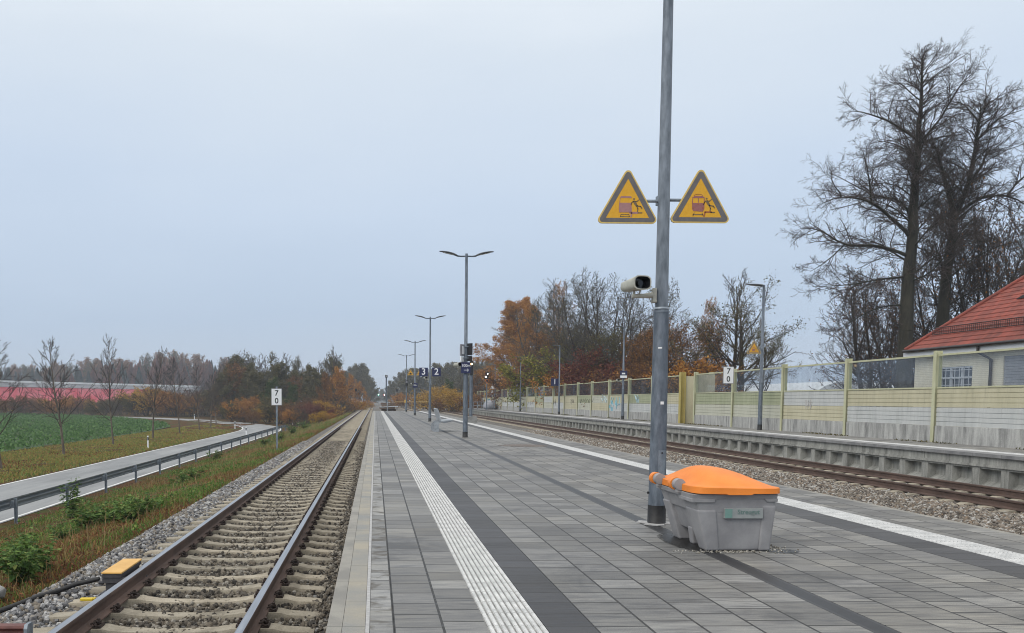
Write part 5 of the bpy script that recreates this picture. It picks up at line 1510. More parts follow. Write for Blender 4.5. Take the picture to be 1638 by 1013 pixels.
def leaf_quads(P, size, droop=.3, aspect=.6, jitter=.0):
    n = len(P)
    d = rng.normal(size=(n, 3)); d[:, 2] -= droop; d /= np.linalg.norm(d, axis=1)[:, None]
    e = rng.normal(size=(n, 3)); e -= d * (d * e).sum(1)[:, None]; e /= np.linalg.norm(e, axis=1)[:, None]
    s = (size * rng.uniform(.6, 1.3, n))[:, None]
    P = P + rng.normal(size=(n, 3)) * jitter
    V = np.stack([P, P + d * s * .5 + e * s * aspect * .5, P + d * s, P + d * s * .5 - e * s * aspect * .5], 1).reshape(-1, 3)
    F = np.arange(n * 4).reshape(n, 4)
    return V, F
def joinVF(parts):
    Vs, Fs, off = [], [], 0
    for V, F in parts:
        Vs.append(V); Fs.append(F + off); off += len(V)
    return np.concatenate(Vs), np.concatenate(Fs)
bark = mat('bark_dark', (.030, .025, .020), (.062, .052, .042), 5, .95, 0, .6, 14, sc3=(1, 1, .3), bd=.03)
bark_mossy = mat('bark_mossy', (.018, .017, .013), (.042, .039, .026), 4, .95, 0, .6, 14, sc3=(1, 1, .3), bd=.03)
bark_young = mat('bark_young', (.085, .068, .052), (.16, .13, .10), 5, .9, sc3=(1, 1, .4))
twig_brown = mat('twig_brown', (.040, .030, .026), (.066, .050, .041), 3, .95)
twig_red = mat('twig_reddish', (.075, .040, .034), (.115, .062, .052), 3, .95)
twig_grey = mat('twig_grey', (.055, .052, .048), (.085, .08, .074), 3, .95)
birch_bark = mat('birch_bark', (.10, .09, .08), (.42, .41, .39), 6, .9, sc3=(1, 1, 3))
lf_orange = island_mat('leaf_orange', [(0, (.22, .09, .02)), (.4, (.35, .15, .032)), (.75, (.47, .22, .045)), (1, (.54, .31, .075))], transl=.25)
lf_brown = island_mat('leaf_brown', [(0, (.08, .042, .018)), (.5, (.17, .08, .028)), (.85, (.28, .125, .035)), (1, (.36, .17, .045))], transl=.2)
lf_red = island_mat('leaf_dark_red', [(0, (.07, .022, .02)), (.6, (.145, .045, .032)), (1, (.23, .09, .05))], transl=.2)
lf_yg = island_mat('leaf_yellow_green', [(0, (.10, .11, .02)), (.5, (.19, .19, .035)), (1, (.30, .26, .05))], transl=.25)
lf_green = island_mat('leaf_green', [(0, (.022, .04, .010)), (.5, (.05, .085, .02)), (1, (.095, .13, .03))], transl=.2)
lf_yel = island_mat('leaf_yellow', [(0, (.30, .16, .02)), (.5, (.45, .26, .03)), (1, (.52, .34, .06))], transl=.25)
lf_olive = island_mat('leaf_olive', [(0, (.045, .042, .018)), (.5, (.095, .085, .032)), (1, (.17, .135, .05))], transl=.2)
ndl_spruce = island_mat('needles_spruce', [(0, (.012, .022, .016)), (1, (.03, .048, .03))])
ndl_larch = island_mat('needles_larch', [(0, (.26, .09, .05)), (.6, (.40, .155, .085)), (1, (.50, .22, .13))])

def tree_meshes(name, levels, tips, split, tr_mat, cr_mat, leaf=None, nleaf=0, lsize=.1, ldroop=.6, ljit=.15, sides=(9, 6, 4, 3, 3, 3), extra=None):
    tp = [tubes_np(levels[i], sides[i]) for i in range(split) if levels[i]]
    cp = []
    mats = [cr_mat]; 
    for i in range(split, len(levels)):
        if levels[i]: cp.append(tubes_np(levels[i], sides[i]))
    V, F = joinVF(tp); tm = np_mesh('trunk', V, F, tr_mat, smooth=True)
    V, F = joinVF(cp); mi = np.zeros(len(F), int)
    if leaf is not None and nleaf:
        T = np.array([t[0] for t in tips]); I = rng.integers(0, len(T), nleaf)
        LV, LF = leaf_quads(T[I], lsize, ldroop, .62, ljit)
        F = np.concatenate([F, LF + len(V)]); V = np.concatenate([V, LV]); mi = np.concatenate([mi, np.ones(len(LF), int)]); mats = [cr_mat, leaf]
    cm = np_mesh('crown', V, F, mats, mi)
    return tm, cm
class Tree:
    """one kind of tree: shared trunk and crown meshes"""
    def __init__(s, kind, tm, cm, cat): s.kind, s.tm, s.cm, s.cat = kind, tm, cm, cat
    def put(s, loc, label, rz=0, scale=1.0, group=None):
        t = thing(s.kind, loc, label, s.cat, group, rz)
        t.scale = scale if hasattr(scale, '__len__') else (scale,) * 3
        link('trunk', s.tm, t); link('crown', s.cm, t)
        return t
class Far:
    """far small tree: one mesh"""
    def __init__(s, kind, me, cat): s.kind, s.me, s.cat = kind, me, cat
    def put(s, loc, label, rz=0, scale=1.0, group=None):
        o = link(s.kind, s.me, None, loc); o.rotation_euler = (0, 0, rz); o.scale = scale if hasattr(scale, '__len__') else (scale,) * 3
        return tag(o, label, s.cat, group)

# ---- the two big limes
def boost(levels, rmin):
    out = []
    for i, l in enumerate(levels):
        out.append([(*s[:6], max(s[6], rmin[i]), max(s[7], rmin[i])) for s in l])
    return out
rm = (.03, .016, .009, .0055, .0042, .004, .004)
def limb_tree(seed, limbs, specs, px=.0199):
    """limbs: list of (points [(x, z) traced, in px], depth drift, r0, r1, children from); every limb gets side branches"""
    R = random.Random(seed); levels = [[] for _ in range(2 + len(specs))]; tips = []
    def norm(v):
        l = math.sqrt(v[0] ** 2 + v[1] ** 2 + v[2] ** 2) or 1; return (v[0] / l, v[1] / l, v[2] / l)
    def spawn(pts, lev, L, start=.15, dens=None):
        sp = specs[lev]; n = int(sp['n'] * (L if dens else 1) + R.random()) if dens else sp['n']
        for k in range(n):
            f = start + (1 - start) * (k + R.random()) / max(n, 1); x = min(f, .995) * (len(pts) - 1); i = int(x); u = x - i
            pa, ra = pts[i]; pb, rb = pts[min(i + 1, len(pts) - 1)]
            p = tuple(pa[j] + (pb[j] - pa[j]) * u for j in range(3)); t = norm(tuple(pb[j] - pa[j] for j in range(3)))
            ref = (0, 0, 1) if abs(t[2]) < .9 else (1, 0, 0)
            a_ = norm((t[1] * ref[2] - t[2] * ref[1], t[2] * ref[0] - t[0] * ref[2], t[0] * ref[1] - t[1] * ref[0]))
            b_ = (t[1] * a_[2] - t[2] * a_[1], t[2] * a_[0] - t[0] * a_[2], t[0] * a_[1] - t[1] * a_[0])
            ang = sp['ang'] * R.uniform(.7, 1.3); az = R.uniform(0, 2 * pi)
            d = norm(tuple(t[j] * cos(ang) + (a_[j] * cos(az) + b_[j] * sin(az)) * sin(ang) for j in range(3)))
            LL = sp['len'] * R.uniform(.55, 1.2) * (sp['abs'] if 'abs' in sp else L) * (1.1 - .5 * f)
            r = min((ra + (rb - ra) * u) * .6, sp['r']); q = [(p, r)]
            for s_ in range(sp['seg']):
                w = sp['wob']; d = norm((d[0] + R.gauss(0, w), d[1] + R.gauss(0, w), d[2] + R.gauss(0, w) + sp['up']))
                p2 = tuple(p[j] + d[j] * LL / sp['seg'] for j in range(3)); r2 = r * (1 - .6 / sp['seg'])
                levels[lev + 2].append((*p, *p2, r, r2)); p, r = p2, r2; q.append((p, r))
            if lev + 1 < len(specs): spawn(q, lev + 1, LL)
            else: tips.append((p, d))
    for pts, drift, r0, r1, st in limbs:
        P = []; x0, z0 = pts[0]; n = len(pts) - 1
        # smooth the traced line and let it wander in depth
        fine = catmull([tuple(q) for q in pts], 3) if n > 1 else pts
        acc = 0
        for i, (x, z) in enumerate(fine):
            f = i / (len(fine) - 1)
            P.append(((x * px, drift[0] + (drift[1] - drift[0]) * f + R.gauss(0, .04), z * px), r0 + (r1 - r0) * f))
        lv_ = 0 if r0 > .2 else 1
        for (p, ra), (q, rb) in zip(P[:-1], P[1:]): levels[lv_].append((*p, *q, ra, rb))
        L_ = sum(math.dist(p[0], q[0]) for p, q in zip(P[:-1], P[1:]))
        spawn(P, 0, L_, st, True)
    return levels, tips
LSPEC = [dict(n=4.2, ang=.85, len=1.0, abs=2.3, seg=5, wob=.17, up=.03, r=.035), dict(n=9, ang=.8, len=.46, seg=4, wob=.2, up=.0, r=.016), dict(n=8, ang=.75, len=.5, seg=2, wob=.25, up=-.02, r=.008)]
def T_(pts, ox, oz): return [(x - ox - (oz - z) * .036, oz - z) for x, z in pts]
def sprays(RR, trunk, n, z0, z1, reach):
    """more limbs leaving the trunk towards and away from the viewer and to both sides"""
    out = []
    for k in range(n):
        f = k / max(n - 1, 1); z = z0 + (z1 - z0) * f; x = float(np.interp(z, [q[1] for q in trunk], [q[0] for q in trunk]))
        az = k * 2.4 + RR.uniform(-.4, .4); L_ = reach * (1.05 - .75 * f) * RR.uniform(.75, 1.1); dx, dy = cos(az) * L_, sin(az) * L_
        out.append(([(x, z), (x + dx * .35, z + L_ * .32), (x + dx * .7, z + L_ * .5), (x + dx, z + L_ * .56)], (0, dy * .0199), .07 - .03 * f, .012, .12))
    return out
trA = T_([(402, 1245), (405, 1010), (415, 800), (428, 620), (438, 460), (448, 320), (455, 180), (458, 48)], 405, 1241)
limA = [(trA, (0, .1), .50, .03, .42)]
for pts, dr, r in [([(418, 625), (350, 572), (280, 525), (180, 515), (105, 545)], (0, -1.2), .13), ([(410, 690), (330, 657), (240, 650), (165, 600), (112, 590)], (0, 1.4), .12), ([(408, 760), (320, 770), (220, 790), (95, 800)], (0, -.8), .09), ([(280, 525), (262, 450), (236, 375)], (-.7, -1.4), .06), ([(432, 590), (410, 510), (340, 480), (215, 400)], (0, 1.8), .10),
                   ([(441, 410), (395, 360), (330, 345)], (0, -1.5), .08), ([(448, 322), (380, 265), (310, 225), (252, 212)], (0, .9), .09), ([(455, 318), (505, 250), (545, 165), (580, 120)], (0, -.9), .08), ([(452, 325), (530, 300), (592, 262)], (0, 1.3), .07), ([(454, 200), (410, 140), (375, 120)], (0, .7), .05), ([(456, 150), (500, 105), (525, 95)], (0, -.6), .045),
                   ([(440, 440), (500, 400), (540, 330)], (0, 1.5), .08), ([(408, 850), (330, 860), (250, 905), (190, 960)], (0, .9), .07), ([(412, 780), (470, 740), (520, 640)], (0, -1.6), .08), ([(180, 515), (150, 470), (140, 440)], (-1.0, -1.3), .04), ([(240, 650), (190, 700), (140, 735)], (.9, 1.2), .05), ([(440, 500), (380, 430), (300, 400)], (0, -2.0), .07)]:
    limA.append((T_(pts, 405, 1241), dr, r, .014, .1))
limA += sprays(random.Random(3), trA, 16, 480, 1120, 200)
lv, tp = limb_tree(11, limA, LSPEC)
LIME_A = Tree('lime_tree', *tree_meshes('lime', boost(lv, (.03, .012, .007, .0052, .0042)), tp, 2, bark_mossy, twig_brown, sides=(10, 6, 4, 3, 3)), 'tree')
trB = T_([(512, 1245), (515, 1010), (530, 800), (548, 640), (562, 550), (606, 440), (632, 280), (642, 180)], 515, 1241)
limB = [(trB, (0, .1), .46, .03, .42)]
for pts, dr, r in [([(556, 560), (524, 455), (488, 350), (470, 322)], (0, -.6), .20), ([(548, 520), (552, 450), (535, 400)], (-.2, .8), .09), ([(578, 535), (620, 500), (690, 495), (765, 545)], (0, -1.4), .14), ([(604, 445), (660, 370), (690, 325), (770, 315)], (0, 1.0), .11), ([(628, 300), (680, 240), (745, 215)], (0, -.8), .08), ([(636, 250), (600, 180), (580, 165)], (0, .9), .06),
                   ([(640, 200), (680, 170), (715, 160)], (0, .5), .05), ([(520, 730), (490, 690), (455, 645)], (0, -1.2), .12), ([(535, 700), (600, 620), (680, 600), (800, 640)], (0, 1.6), .10), ([(590, 480), (540, 380), (520, 300)], (0, 1.8), .08), ([(520, 860), (600, 800), (700, 760)], (0, -1.5), .08), ([(690, 495), (740, 430), (800, 420)], (-.9, -1.5), .06), ([(524, 455), (480, 430), (440, 380)], (-.3, 1.0), .06)]:
    limB.append((T_(pts, 515, 1241), dr, r, .014, .1))
limB += sprays(random.Random(8), trB, 14, 480, 980, 190)
lv, tp = limb_tree(12, limB, LSPEC)
LIME_B = Tree('lime_tree', *tree_meshes('lime', boost(lv, (.03, .012, .007, .0052, .0042)), tp, 2, bark_mossy, twig_brown, sides=(10, 6, 4, 3, 3)), 'tree')
YL = 54.0
def place(tr, u, vbase, Y, label, rz=0, sc=1.0, z=None, group=None):
    p = at_y(u, vbase, Y); return tr.put((p.x, Y, 0.0 if z is None else z), label, rz, sc, group)
place(LIME_A, 1450, 600, YL, 'tall bare lime tree with one straight stem, left of the forked lime behind the house', 0, (1.0, 1, .93))
place(LIME_B, 1507, 600, YL + 1.5, 'tall bare lime tree forking into two stems, right one behind the house', 0, (1.0, 1, .94))
# mid size bare trees
bare_spec = lambda n1, l1, a1, up, st=.2: [dict(seg=8, wob=.05, up=.03, taper=.12),
    dict(n=n1, len=l1, ang=a1, start=st, seg=5, wob=.12, up=up, rr=.5, taper=.2, prof=lambda f: 1.1 - .75 * f),
    dict(n=7, len=.5, ang=.75, start=.2, seg=4, wob=.18, up=.03, rr=.55, taper=.3),
    dict(n=6, len=.5, ang=.7, start=.15, seg=3, wob=.22, up=.0, rr=.6, taper=.5),
    dict(n=4, len=.5, ang=.6, start=.1, seg=2, wob=.22, rr=.75, taper=.7)]
rm2 = (.03, .016, .010, .0075, .0065, .0065)
lv, tp = gen_tree(21, 12, .26, bare_spec(20, .55, .95, .05), lean=.02)
BARE_A = Tree('bare_tree', *tree_meshes('b', boost(lv, rm2), tp, 2, bark, twig_brown), 'tree')
BARE_A2 = Tree('bare_tree', *tree_meshes('b', boost(lv, rm2), tp, 2, bark, twig_brown, lf_olive, 2600, .12, .4, .15), 'tree')
lv, tp = gen_tree(22, 13, .17, [dict(seg=8, wob=.06, up=.02, taper=.12), dict(n=17, len=.42, ang=.85, start=.12, seg=5, wob=.14, up=.03, rr=.5, taper=.2, prof=lambda f: 1.1 - .6 * f), dict(n=8, len=.5, ang=.75, start=.2, seg=4, wob=.18, up=.03, rr=.55, taper=.3), dict(n=7, len=.5, ang=.7, start=.15, seg=3, wob=.22, rr=.6, taper=.5)], stems=((.2, 0, .2), (-.2, .15, .25), (0, -.25, .22), (.1, .3, .08), (-.1, -.1, .03)), lean=.05)
BARE_B = Tree('bare_tree', *tree_meshes('b', boost(lv, rm2), tp, 2, bark, twig_grey, lf_olive, 2500, .13, .4, .15), 'tree')
lv, tp = gen_tree(23, 9, .15, bare_spec(15, .55, .9, .03, .1), stems=((.3, 0, .35), (-.3, .15, .4), (0, -.3, .3), (.1, .3, .15), (-.1, 0, .1)), lean=.06)
UNDER = Tree('bare_tree', *tree_meshes('b', boost(lv, rm2), tp, 2, bark, twig_brown, lf_brown, 1500, .12, .5, .2), 'tree')
BUSHY_BROWN = Tree('leafy_tree', *tree_meshes('b', boost(lv, rm2), tp, 2, bark, twig_brown, lf_brown, 14000, .17, .5, .3), 'tree')
BUSHY_OLIVE = Tree('leafy_tree', *tree_meshes('b', boost(lv, rm2), tp, 2, bark, twig_brown, lf_olive, 12000, .17, .5, .3), 'tree')
# birch with hanging orange leaves
birch_spec = [dict(seg=10, wob=.035, up=.02, taper=.12),
    dict(n=26, len=.36, ang=.75, start=.18, seg=5, wob=.1, up=.03, rr=.4, taper=.2, prof=lambda f: 1.15 - .75 * f),
    dict(n=8, len=.5, ang=.7, start=.2, seg=4, wob=.12, up=-.16, rr=.5, taper=.4),
    dict(n=6, len=.75, ang=.7, start=.15, seg=4, wob=.08, up=-.38, rr=.6, taper=.6)]
lv, tp = gen_tree(31, 14.5, .2, birch_spec)
tp2 = [((s[0] + (s[3] - s[0]) * .5, s[1] + (s[4] - s[1]) * .5, s[2] + (s[5] - s[2]) * .5), (0, 0, -1)) for s in lv[3]]
BIRCH = Tree('birch_tree', *tree_meshes('birch', boost(lv, rm2), tp2, 1, birch_bark, twig_brown, lf_orange, 34000, .16, 1.2, .14), 'tree')
BIRCH2 = Tree('birch_tree', *tree_meshes('birch', boost(lv, rm2), tp2, 1, birch_bark, twig_red, lf_orange, 6500, .12, 1.2, .12), 'tree')
# low wide tree with sideways limbs
low_spec = [dict(seg=6, wob=.05, up=.02, taper=.3),
    dict(n=14, len=.95, ang=1.15, start=.25, seg=7, wob=.1, up=.0, rr=.5, taper=.15, prof=lambda f: 1.1 - .5 * f),
    dict(n=8, len=.38, ang=.7, start=.3, seg=4, wob=.18, up=.03, rr=.5, taper=.3),
    dict(n=6, len=.5, ang=.7, start=.2, seg=3, wob=.2, up=-.02, rr=.6, taper=.5)]
lv, tp = gen_tree(41, 6.2, .24, low_spec, lean=.02)
LOW = Tree('spreading_tree', *tree_meshes('low', boost(lv, rm2), tp, 2, bark, twig_brown, lf_olive, 5500, .105, .3, .2), 'tree')
# bushes
bush_spec = [dict(seg=4, wob=.12, up=.02, taper=.3), dict(n=7, len=.6, ang=.7, start=.15, seg=3, wob=.18, up=.02, rr=.6, taper=.3, prof=lambda f: 1.1 - .5 * f),
    dict(n=6, len=.55, ang=.7, start=.15, seg=3, wob=.2, rr=.6, taper=.4), dict(n=3, len=.5, ang=.6, start=.2, seg=2, wob=.2, rr=.7, taper=.6)]
stems9 = tuple((.35 * cos(k * 2.4) * (.3 + k * .1), .35 * sin(k * 2.4) * (.3 + k * .1), .12 + .07 * k) for k in range(9))
lv, tp = gen_tree(51, 3.4, .04, bush_spec, stems=stems9, lean=.08)
rmb = (.014, .01, .009, .008, .008)
def bush(kind, leaf, n, size, tw=twig_brown, jit=.12):
    tm, cm = tree_meshes('bush', boost(lv, rmb), tp, 1, bark, tw, leaf, n, size, .3, jit, sides=(5, 4, 3, 3, 3))
    return Tree(kind, tm, cm, 'bush')
B_OR = bush('orange_bush', lf_orange, 5000, .16); B_RED = bush('red_bush', lf_red, 11000, .14, twig_red, .18); B_YG = bush('green_bush', lf_yg, 7500, .15)
B_BR = bush('brown_bush', lf_brown, 3800, .15, twig_red); B_BARE = bush('bare_bush', lf_olive, 700, .12); B_YEL = bush('yellow_bush', lf_yel, 4500, .15); B_GRN = bush('green_bush', lf_olive, 6000, .16); B_RTW = bush('reddish_bush', lf_brown, 1200, .12, twig_red)

def put_by_px(tr, u, vtop, Y, z, label, href, rz=0, wscale=None, group=None):
    if group and 'noise barrier' in group: Y = max(Y, (19.8 if 'bush' in group else 22.5) * FPX / (u - 600))
    """stand a tree of reference height href at distance Y so that it reaches the height seen in the photograph"""
    p = at_y(u, vtop, Y); h = p.z - z; s = h / href
    return tr.put((p.x, Y, z), label, rz, (s * (wscale or 1), s * (wscale or 1), s), group)

# ---- trees behind the noise barrier (right)
G = 'trees behind the noise barrier'
put_by_px(BIRCH, 816, 489, 96, 0, 'golden orange birch with hanging leaves, first tree right of the signals', 14.8, .4, 1.45, G)
put_by_px(BIRCH, 836, 520, 150, 0, 'lower orange birch filling the gap behind the golden birch', 14.8, 3.3, 1.3, G)
put_by_px(BIRCH, 850, 497, 104, 0, 'orange birch standing just behind the first golden birch', 14.8, 2.1, 1.05, G)
put_by_px(BIRCH2, 888, 463, 92, 0, 'tall half bare birch with a few orange leaves left of the bare trees', 14.8, 1.2, .8, G)
put_by_px(BARE_B, 868, 492, 88, 0, 'dense grey brown bare tree between the orange birches', 13, 1.0, 1.1, G)
put_by_px(BARE_B, 905, 470, 84, 0, 'bare multi-stemmed tree right of the half bare birch', 13, .2, 1.1, G)
put_by_px(BARE_B, 943, 452, 82, 0, 'tall bare multi-stemmed tree above the dark red bush', 13, 2.4, 1.05, G)
put_by_px(BARE_B, 980, 462, 84, 0, 'bare multi-stemmed tree left of the big near pole', 13, 3.6, 1.1, G)
put_by_px(BARE_B, 1018, 490, 78, 0, 'bare tree with olive leaves directly left of the big near pole', 13, 5.0, 1.1, G)
put_by_px(BARE_A2, 1072, 470, 70, 0, 'bare branching tree just right of the big near pole', 12.2, .6, .9, G)
put_by_px(BUSHY_BROWN, 1040, 545, 74, 0, 'dense brown leafy tree low behind the big near pole', 9.0, 1.9, .85, G)
put_by_px(BUSHY_BROWN, 1102, 530, 66, 0, 'rust brown leafy tree right of the big near pole', 9.0, .5, .95, G)
put_by_px(BUSHY_BROWN, 905, 540, 100, 0, 'rust brown leafy tree left of the dark red bush', 9.0, 2.5, 1.0, G)
put_by_px(BUSHY_OLIVE, 1002, 540, 76, 0, 'dark olive leafy tree behind the blue and white sign', 9.0, 2.7, .9, G)
put_by_px(BUSHY_OLIVE, 930, 540, 90, 0, 'dark olive leafy tree rising behind the dark red bush', 9.0, 4.0, .8, G)
put_by_px(BARE_A, 1168, 455, 68, 0, 'wide bare tree with upright twigs right of the rust brown tree', 12.2, 2.2, 1.0, G)
put_by_px(BIRCH2, 1130, 488, 76, 0, 'pale reddish birch almost bare, left of the wide bare tree', 14.8, .9, .7, G)
put_by_px(LOW, 1186, 512, 64, 0, 'low spreading tree reaching right towards the yellow triangle', 6.6, .2, 1.05, G)
put_by_px(LOW, 1222, 552, 60, 0, 'low leafy tree right of the lamp post with the yellow triangle', 6.6, 2.9, .6, G)
for u, v, Y, t_, lab, rz in [(958, 576, 82, B_RED, 'dark red bush above the noise barrier', 0), (985, 585, 78, B_RED, 'second dark red bush joined to the first above the barrier', 2), (878, 572, 96, B_YG, 'yellow green bush behind the number 1 sign', 1),
        (912, 592, 90, B_OR, 'rusty orange bush between the yellow green and the dark red bush', 2), (938, 596, 84, B_OR, 'small rusty orange bush hugging the dark red bush', .6), (1112, 588, 62, B_OR, 'orange bush low behind the barrier right of the big near pole', .3), (835, 585, 100, B_BR, 'brown bush at the foot of the golden birch', 1.1),
        (860, 590, 98, B_BARE, 'bare bush between the golden birch and the yellow green bush', 2.2), (1062, 585, 70, B_BR, 'brown bush directly behind the big near pole', .9), (1010, 590, 72, B_BR, 'brown bush behind the blue and white sign', 2.9), (1150, 590, 64, B_BARE, 'bare bush under the wide bare tree', 3.3), (812, 600, 110, B_OR, 'orange bush left below the golden birch', 4.1)]:
    put_by_px(t_, u, v, Y, 0, lab, 3.6, rz, 1.15, 'bushes behind the noise barrier')
# understory round the limes
for k, (u, v, Y, rz, ws, lab) in enumerate([(1400, 455, 60, 1.1, .9, 'twiggy bare tree in front of the left lime trunk'), (1478, 440, 62, 2.3, .9, 'twiggy bare tree between the two lime trunks'), (1560, 400, 58, 3.1, .9, 'twiggy bare tree right of the forked lime'),
        (1615, 330, 56, .5, .75, 'twiggy bare tree above the red roof at the right edge'), (1430, 505, 57, 4.4, .9, 'lower twiggy tree beside the roof corner'), (1660, 350, 60, 5.2, .8, 'twiggy bare tree at the right picture edge')]):
    put_by_px(UNDER, u, v, Y, 0, lab, 9.0, rz, ws, 'bare trees round the limes')

# ---- young trees along the road
yspec = [dict(seg=9, wob=.03, up=.02, taper=.12), dict(n=30, len=.50, ang=1.0, start=.22, seg=5, wob=.10, up=.075, rr=.42, taper=.25, prof=lambda f: (1.15 - .95 * f)),
         dict(n=8, len=.42, ang=.7, start=.2, seg=3, wob=.15, up=.05, rr=.6, taper=.4), dict(n=5, len=.5, ang=.6, start=.2, seg=2, wob=.2, up=.03, rr=.7, taper=.6)]
YT = []
for sd in (61, 62, 63):
    lv2, tp2 = gen_tree(sd, 8.0, .105, yspec)
    YT.append(Tree('young_tree', *tree_meshes('y', boost(lv2, (.026, .013, .009, .007, .007)), tp2, 1, bark_young, twig_brown), 'tree'))
YP = [((98, 728), 548, 0, 1.0, 'bare young roadside tree at the left, before the red hall'), ((178, 712), 540, 1, .72, 'slender upright young roadside tree, tallest of the row'), ((242, 702), 560, 2, .9, 'young bare roadside tree behind the nearest white post'), ((286, 695), 575, 0, .85, 'young bare roadside tree fourth from the left in the row'),
      ((318, 688), 585, 1, .85, 'young bare roadside tree near the bend, fifth in the row'), ((336, 683), 592, 2, .9, 'young bare roadside tree at the bend before an orange bush'), ((345, 680), 600, 0, .9, 'last small young roadside tree of the row at the bend')]
for (uv, vt, k, ws, lab) in YP:
    q = at_z(*uv, -2.47); put_by_px(YT[k], uv[0], vt, q.y, -2.47, lab, 8.2, k * 1.7 + .3, ws, 'young trees along the road')
q = at_y(-8, 700, 48); put_by_px(YT[1], -4, 545, 48, -2.47, 'bare roadside tree cut by the left picture edge', 8.2, 2.0, 1.1, 'young trees along the road')

# ---- far conifers and larches (single meshes)
def conifer(seed, H, R0, n, mat_, drop, wdt):
    R = np.random.default_rng(seed)
    f = R.uniform(.06, 1, n) ** .9
    az = R.uniform(0, 2 * pi, n); L = R0 * (1 - f) ** .85 * R.uniform(.6, 1.1, n) + .12
    z = f * H; c, s_ = np.cos(az), np.sin(az)
    p0 = np.stack([np.zeros(n), np.zeros(n), z], 1); p1 = np.stack([c * L, s_ * L, z - L * drop], 1)
    side = np.stack([-s_, c, np.zeros(n)], 1) * (wdt * (.35 + L / R0))[:, None]
    mid = p0 * .45 + p1 * .55 + np.array([0, 0, .06 * H / 10])
    V = np.stack([p0, mid + side, p1, mid - side], 1).reshape(-1, 3); F = np.arange(n * 4).reshape(n, 4)
    TV, TF = tubes_np([(0, 0, 0, 0, 0, H * .97, .02 * H, .02)], 5)
    mi = np.concatenate([np.zeros(n, int), np.ones(len(TF), int)])
    V2 = np.concatenate([V, TV]); F2 = np.concatenate([F, TF + len(V)])
    return np_mesh('conifer', V2, F2, [mat_, bark], mi)
SPR = [Far('spruce_tree', conifer(s_, 20, 5.0, 1900, ndl_spruce, .35, .6), 'tree') for s_ in (1, 2)]
LAR = [Far('larch_tree', conifer(s_, 20, 6.4, 2200, ndl_larch, .0, .5), 'tree') for s_ in (3, 4)]
def farbare(seed, leafm, n, size):
    l3, t3 = gen_tree(seed, 12, .2, [dict(seg=6, wob=.05, up=.02, taper=.15), dict(n=16, len=.5, ang=.85, start=.12, seg=4, wob=.13, up=.04, rr=.5, taper=.2, prof=lambda f: 1.1 - .7 * f),
        dict(n=7, len=.5, ang=.75, start=.2, seg=3, wob=.18, rr=.55, taper=.3), dict(n=6, len=.5, ang=.7, start=.15, seg=2, wob=.2, rr=.6, taper=.6)])
    l3 = boost(l3, (.05, .035, .028, .022, .022))
    V, F = joinVF([tubes_np(l, sd) for l, sd in zip(l3, (5, 4, 3, 3)) if l]); mi = np.zeros(len(F), int); ms = [twig_brown]
    if n:
        T = np.array([t[0] for t in t3]); I = rng.integers(0, len(T), n); LV, LF = leaf_quads(T[I], size, .3, .7, .3)
        F = np.concatenate([F, LF + len(V)]); V = np.concatenate([V, LV]); mi = np.concatenate([mi, np.ones(len(LF), int)]); ms.append(leafm)
    return np_mesh('far_tree', V, F, ms, mi)
FB = [Far('bare_tree', farbare(71, None, 0, 0), 'tree'), Far('bare_tree', farbare(72, lf_olive, 1500, .3), 'tree')]
FO = Far('orange_tree', farbare(73, lf_orange, 4200, .3), 'tree'); FR = Far('brown_tree', farbare(74, lf_brown, 4000, .3), 'tree'); FG = Far('green_tree', farbare(75, lf_green, 4500, .3), 'tree'); FY = Far('yellow_tree', farbare(76, lf_yel, 4200, .28), 'tree')
FD = [Far('dark_tree', farbare(77, lf_olive, 7500, .36), 'tree'), Far('dark_tree', farbare(78, lf_olive, 6500, .4), 'tree')]
RT = random.Random(5)
def far_put(f, href, u, vt, Y, zb, label, group, ws=1.0):
    p = at_y(u, vt, Y); h = p.z - zb; s = h / href
    return f.put((p.x, Y, zb), label, RT.uniform(0, 6.28), (s * ws, s * ws, s), group)
LGRP = {'spruce': ('dark spruce of the forest on the left skyline behind the hall', 'dark spruces of the left forest'), 'larch': ('brownish larch of the forest hill on the left skyline', 'brown larches of the left forest'),
        'bare': ('bare dark tree of the wood edge left of the tracks', 'bare trees of the left wood edge'), 'far': ('hazy blue grey tree at the far end of the tracks', 'hazy trees far down the line')}
def prof_line(pts, u):
    return float(np.interp(u, [a for a, _ in pts], [b for _, b in pts]))
sky_line = [(-30, 585), (0, 585), (60, 586), (110, 582), (150, 577), (205, 578), (240, 568), (280, 566), (320, 570), (345, 576), (400, 582)]
for k in range(120):
    u = -30 + k * 3.6 + RT.uniform(-4, 4); Y = RT.uniform(480, 540)
    vt = prof_line(sky_line, u) + RT.uniform(0, 9)
    larch = (205 < u < 335 and RT.random() < .8) or (100 < u < 205 and RT.random() < .45)
    kd = 'larch' if larch else 'spruce'
    if RT.random() < .42:
        far_put(RT.choice([FR, FB[1], FR]), 12.3, u, vt + 3, Y, -3, 'round brown autumn tree of the forest on the left skyline', 'round brown trees of the left forest', RT.uniform(.8, 1.1)); continue
    far_put(RT.choice(LAR if larch else SPR), 20, u, vt, Y, -3, LGRP[kd][0], LGRP[kd][1], RT.uniform(.8, 1.2))
for k in range(26):      # lower front row of the forest
    u = 95 + k * 11 + RT.uniform(-5, 5); Y = RT.uniform(455, 478); vt = prof_line(sky_line, u) + RT.uniform(12, 24)
    kd = 'larch' if RT.random() < .75 else 'spruce'
    far_put(RT.choice(LAR if kd == 'larch' else SPR), 20, u, vt, Y, -3, LGRP[kd][0], LGRP[kd][1], 1.2)
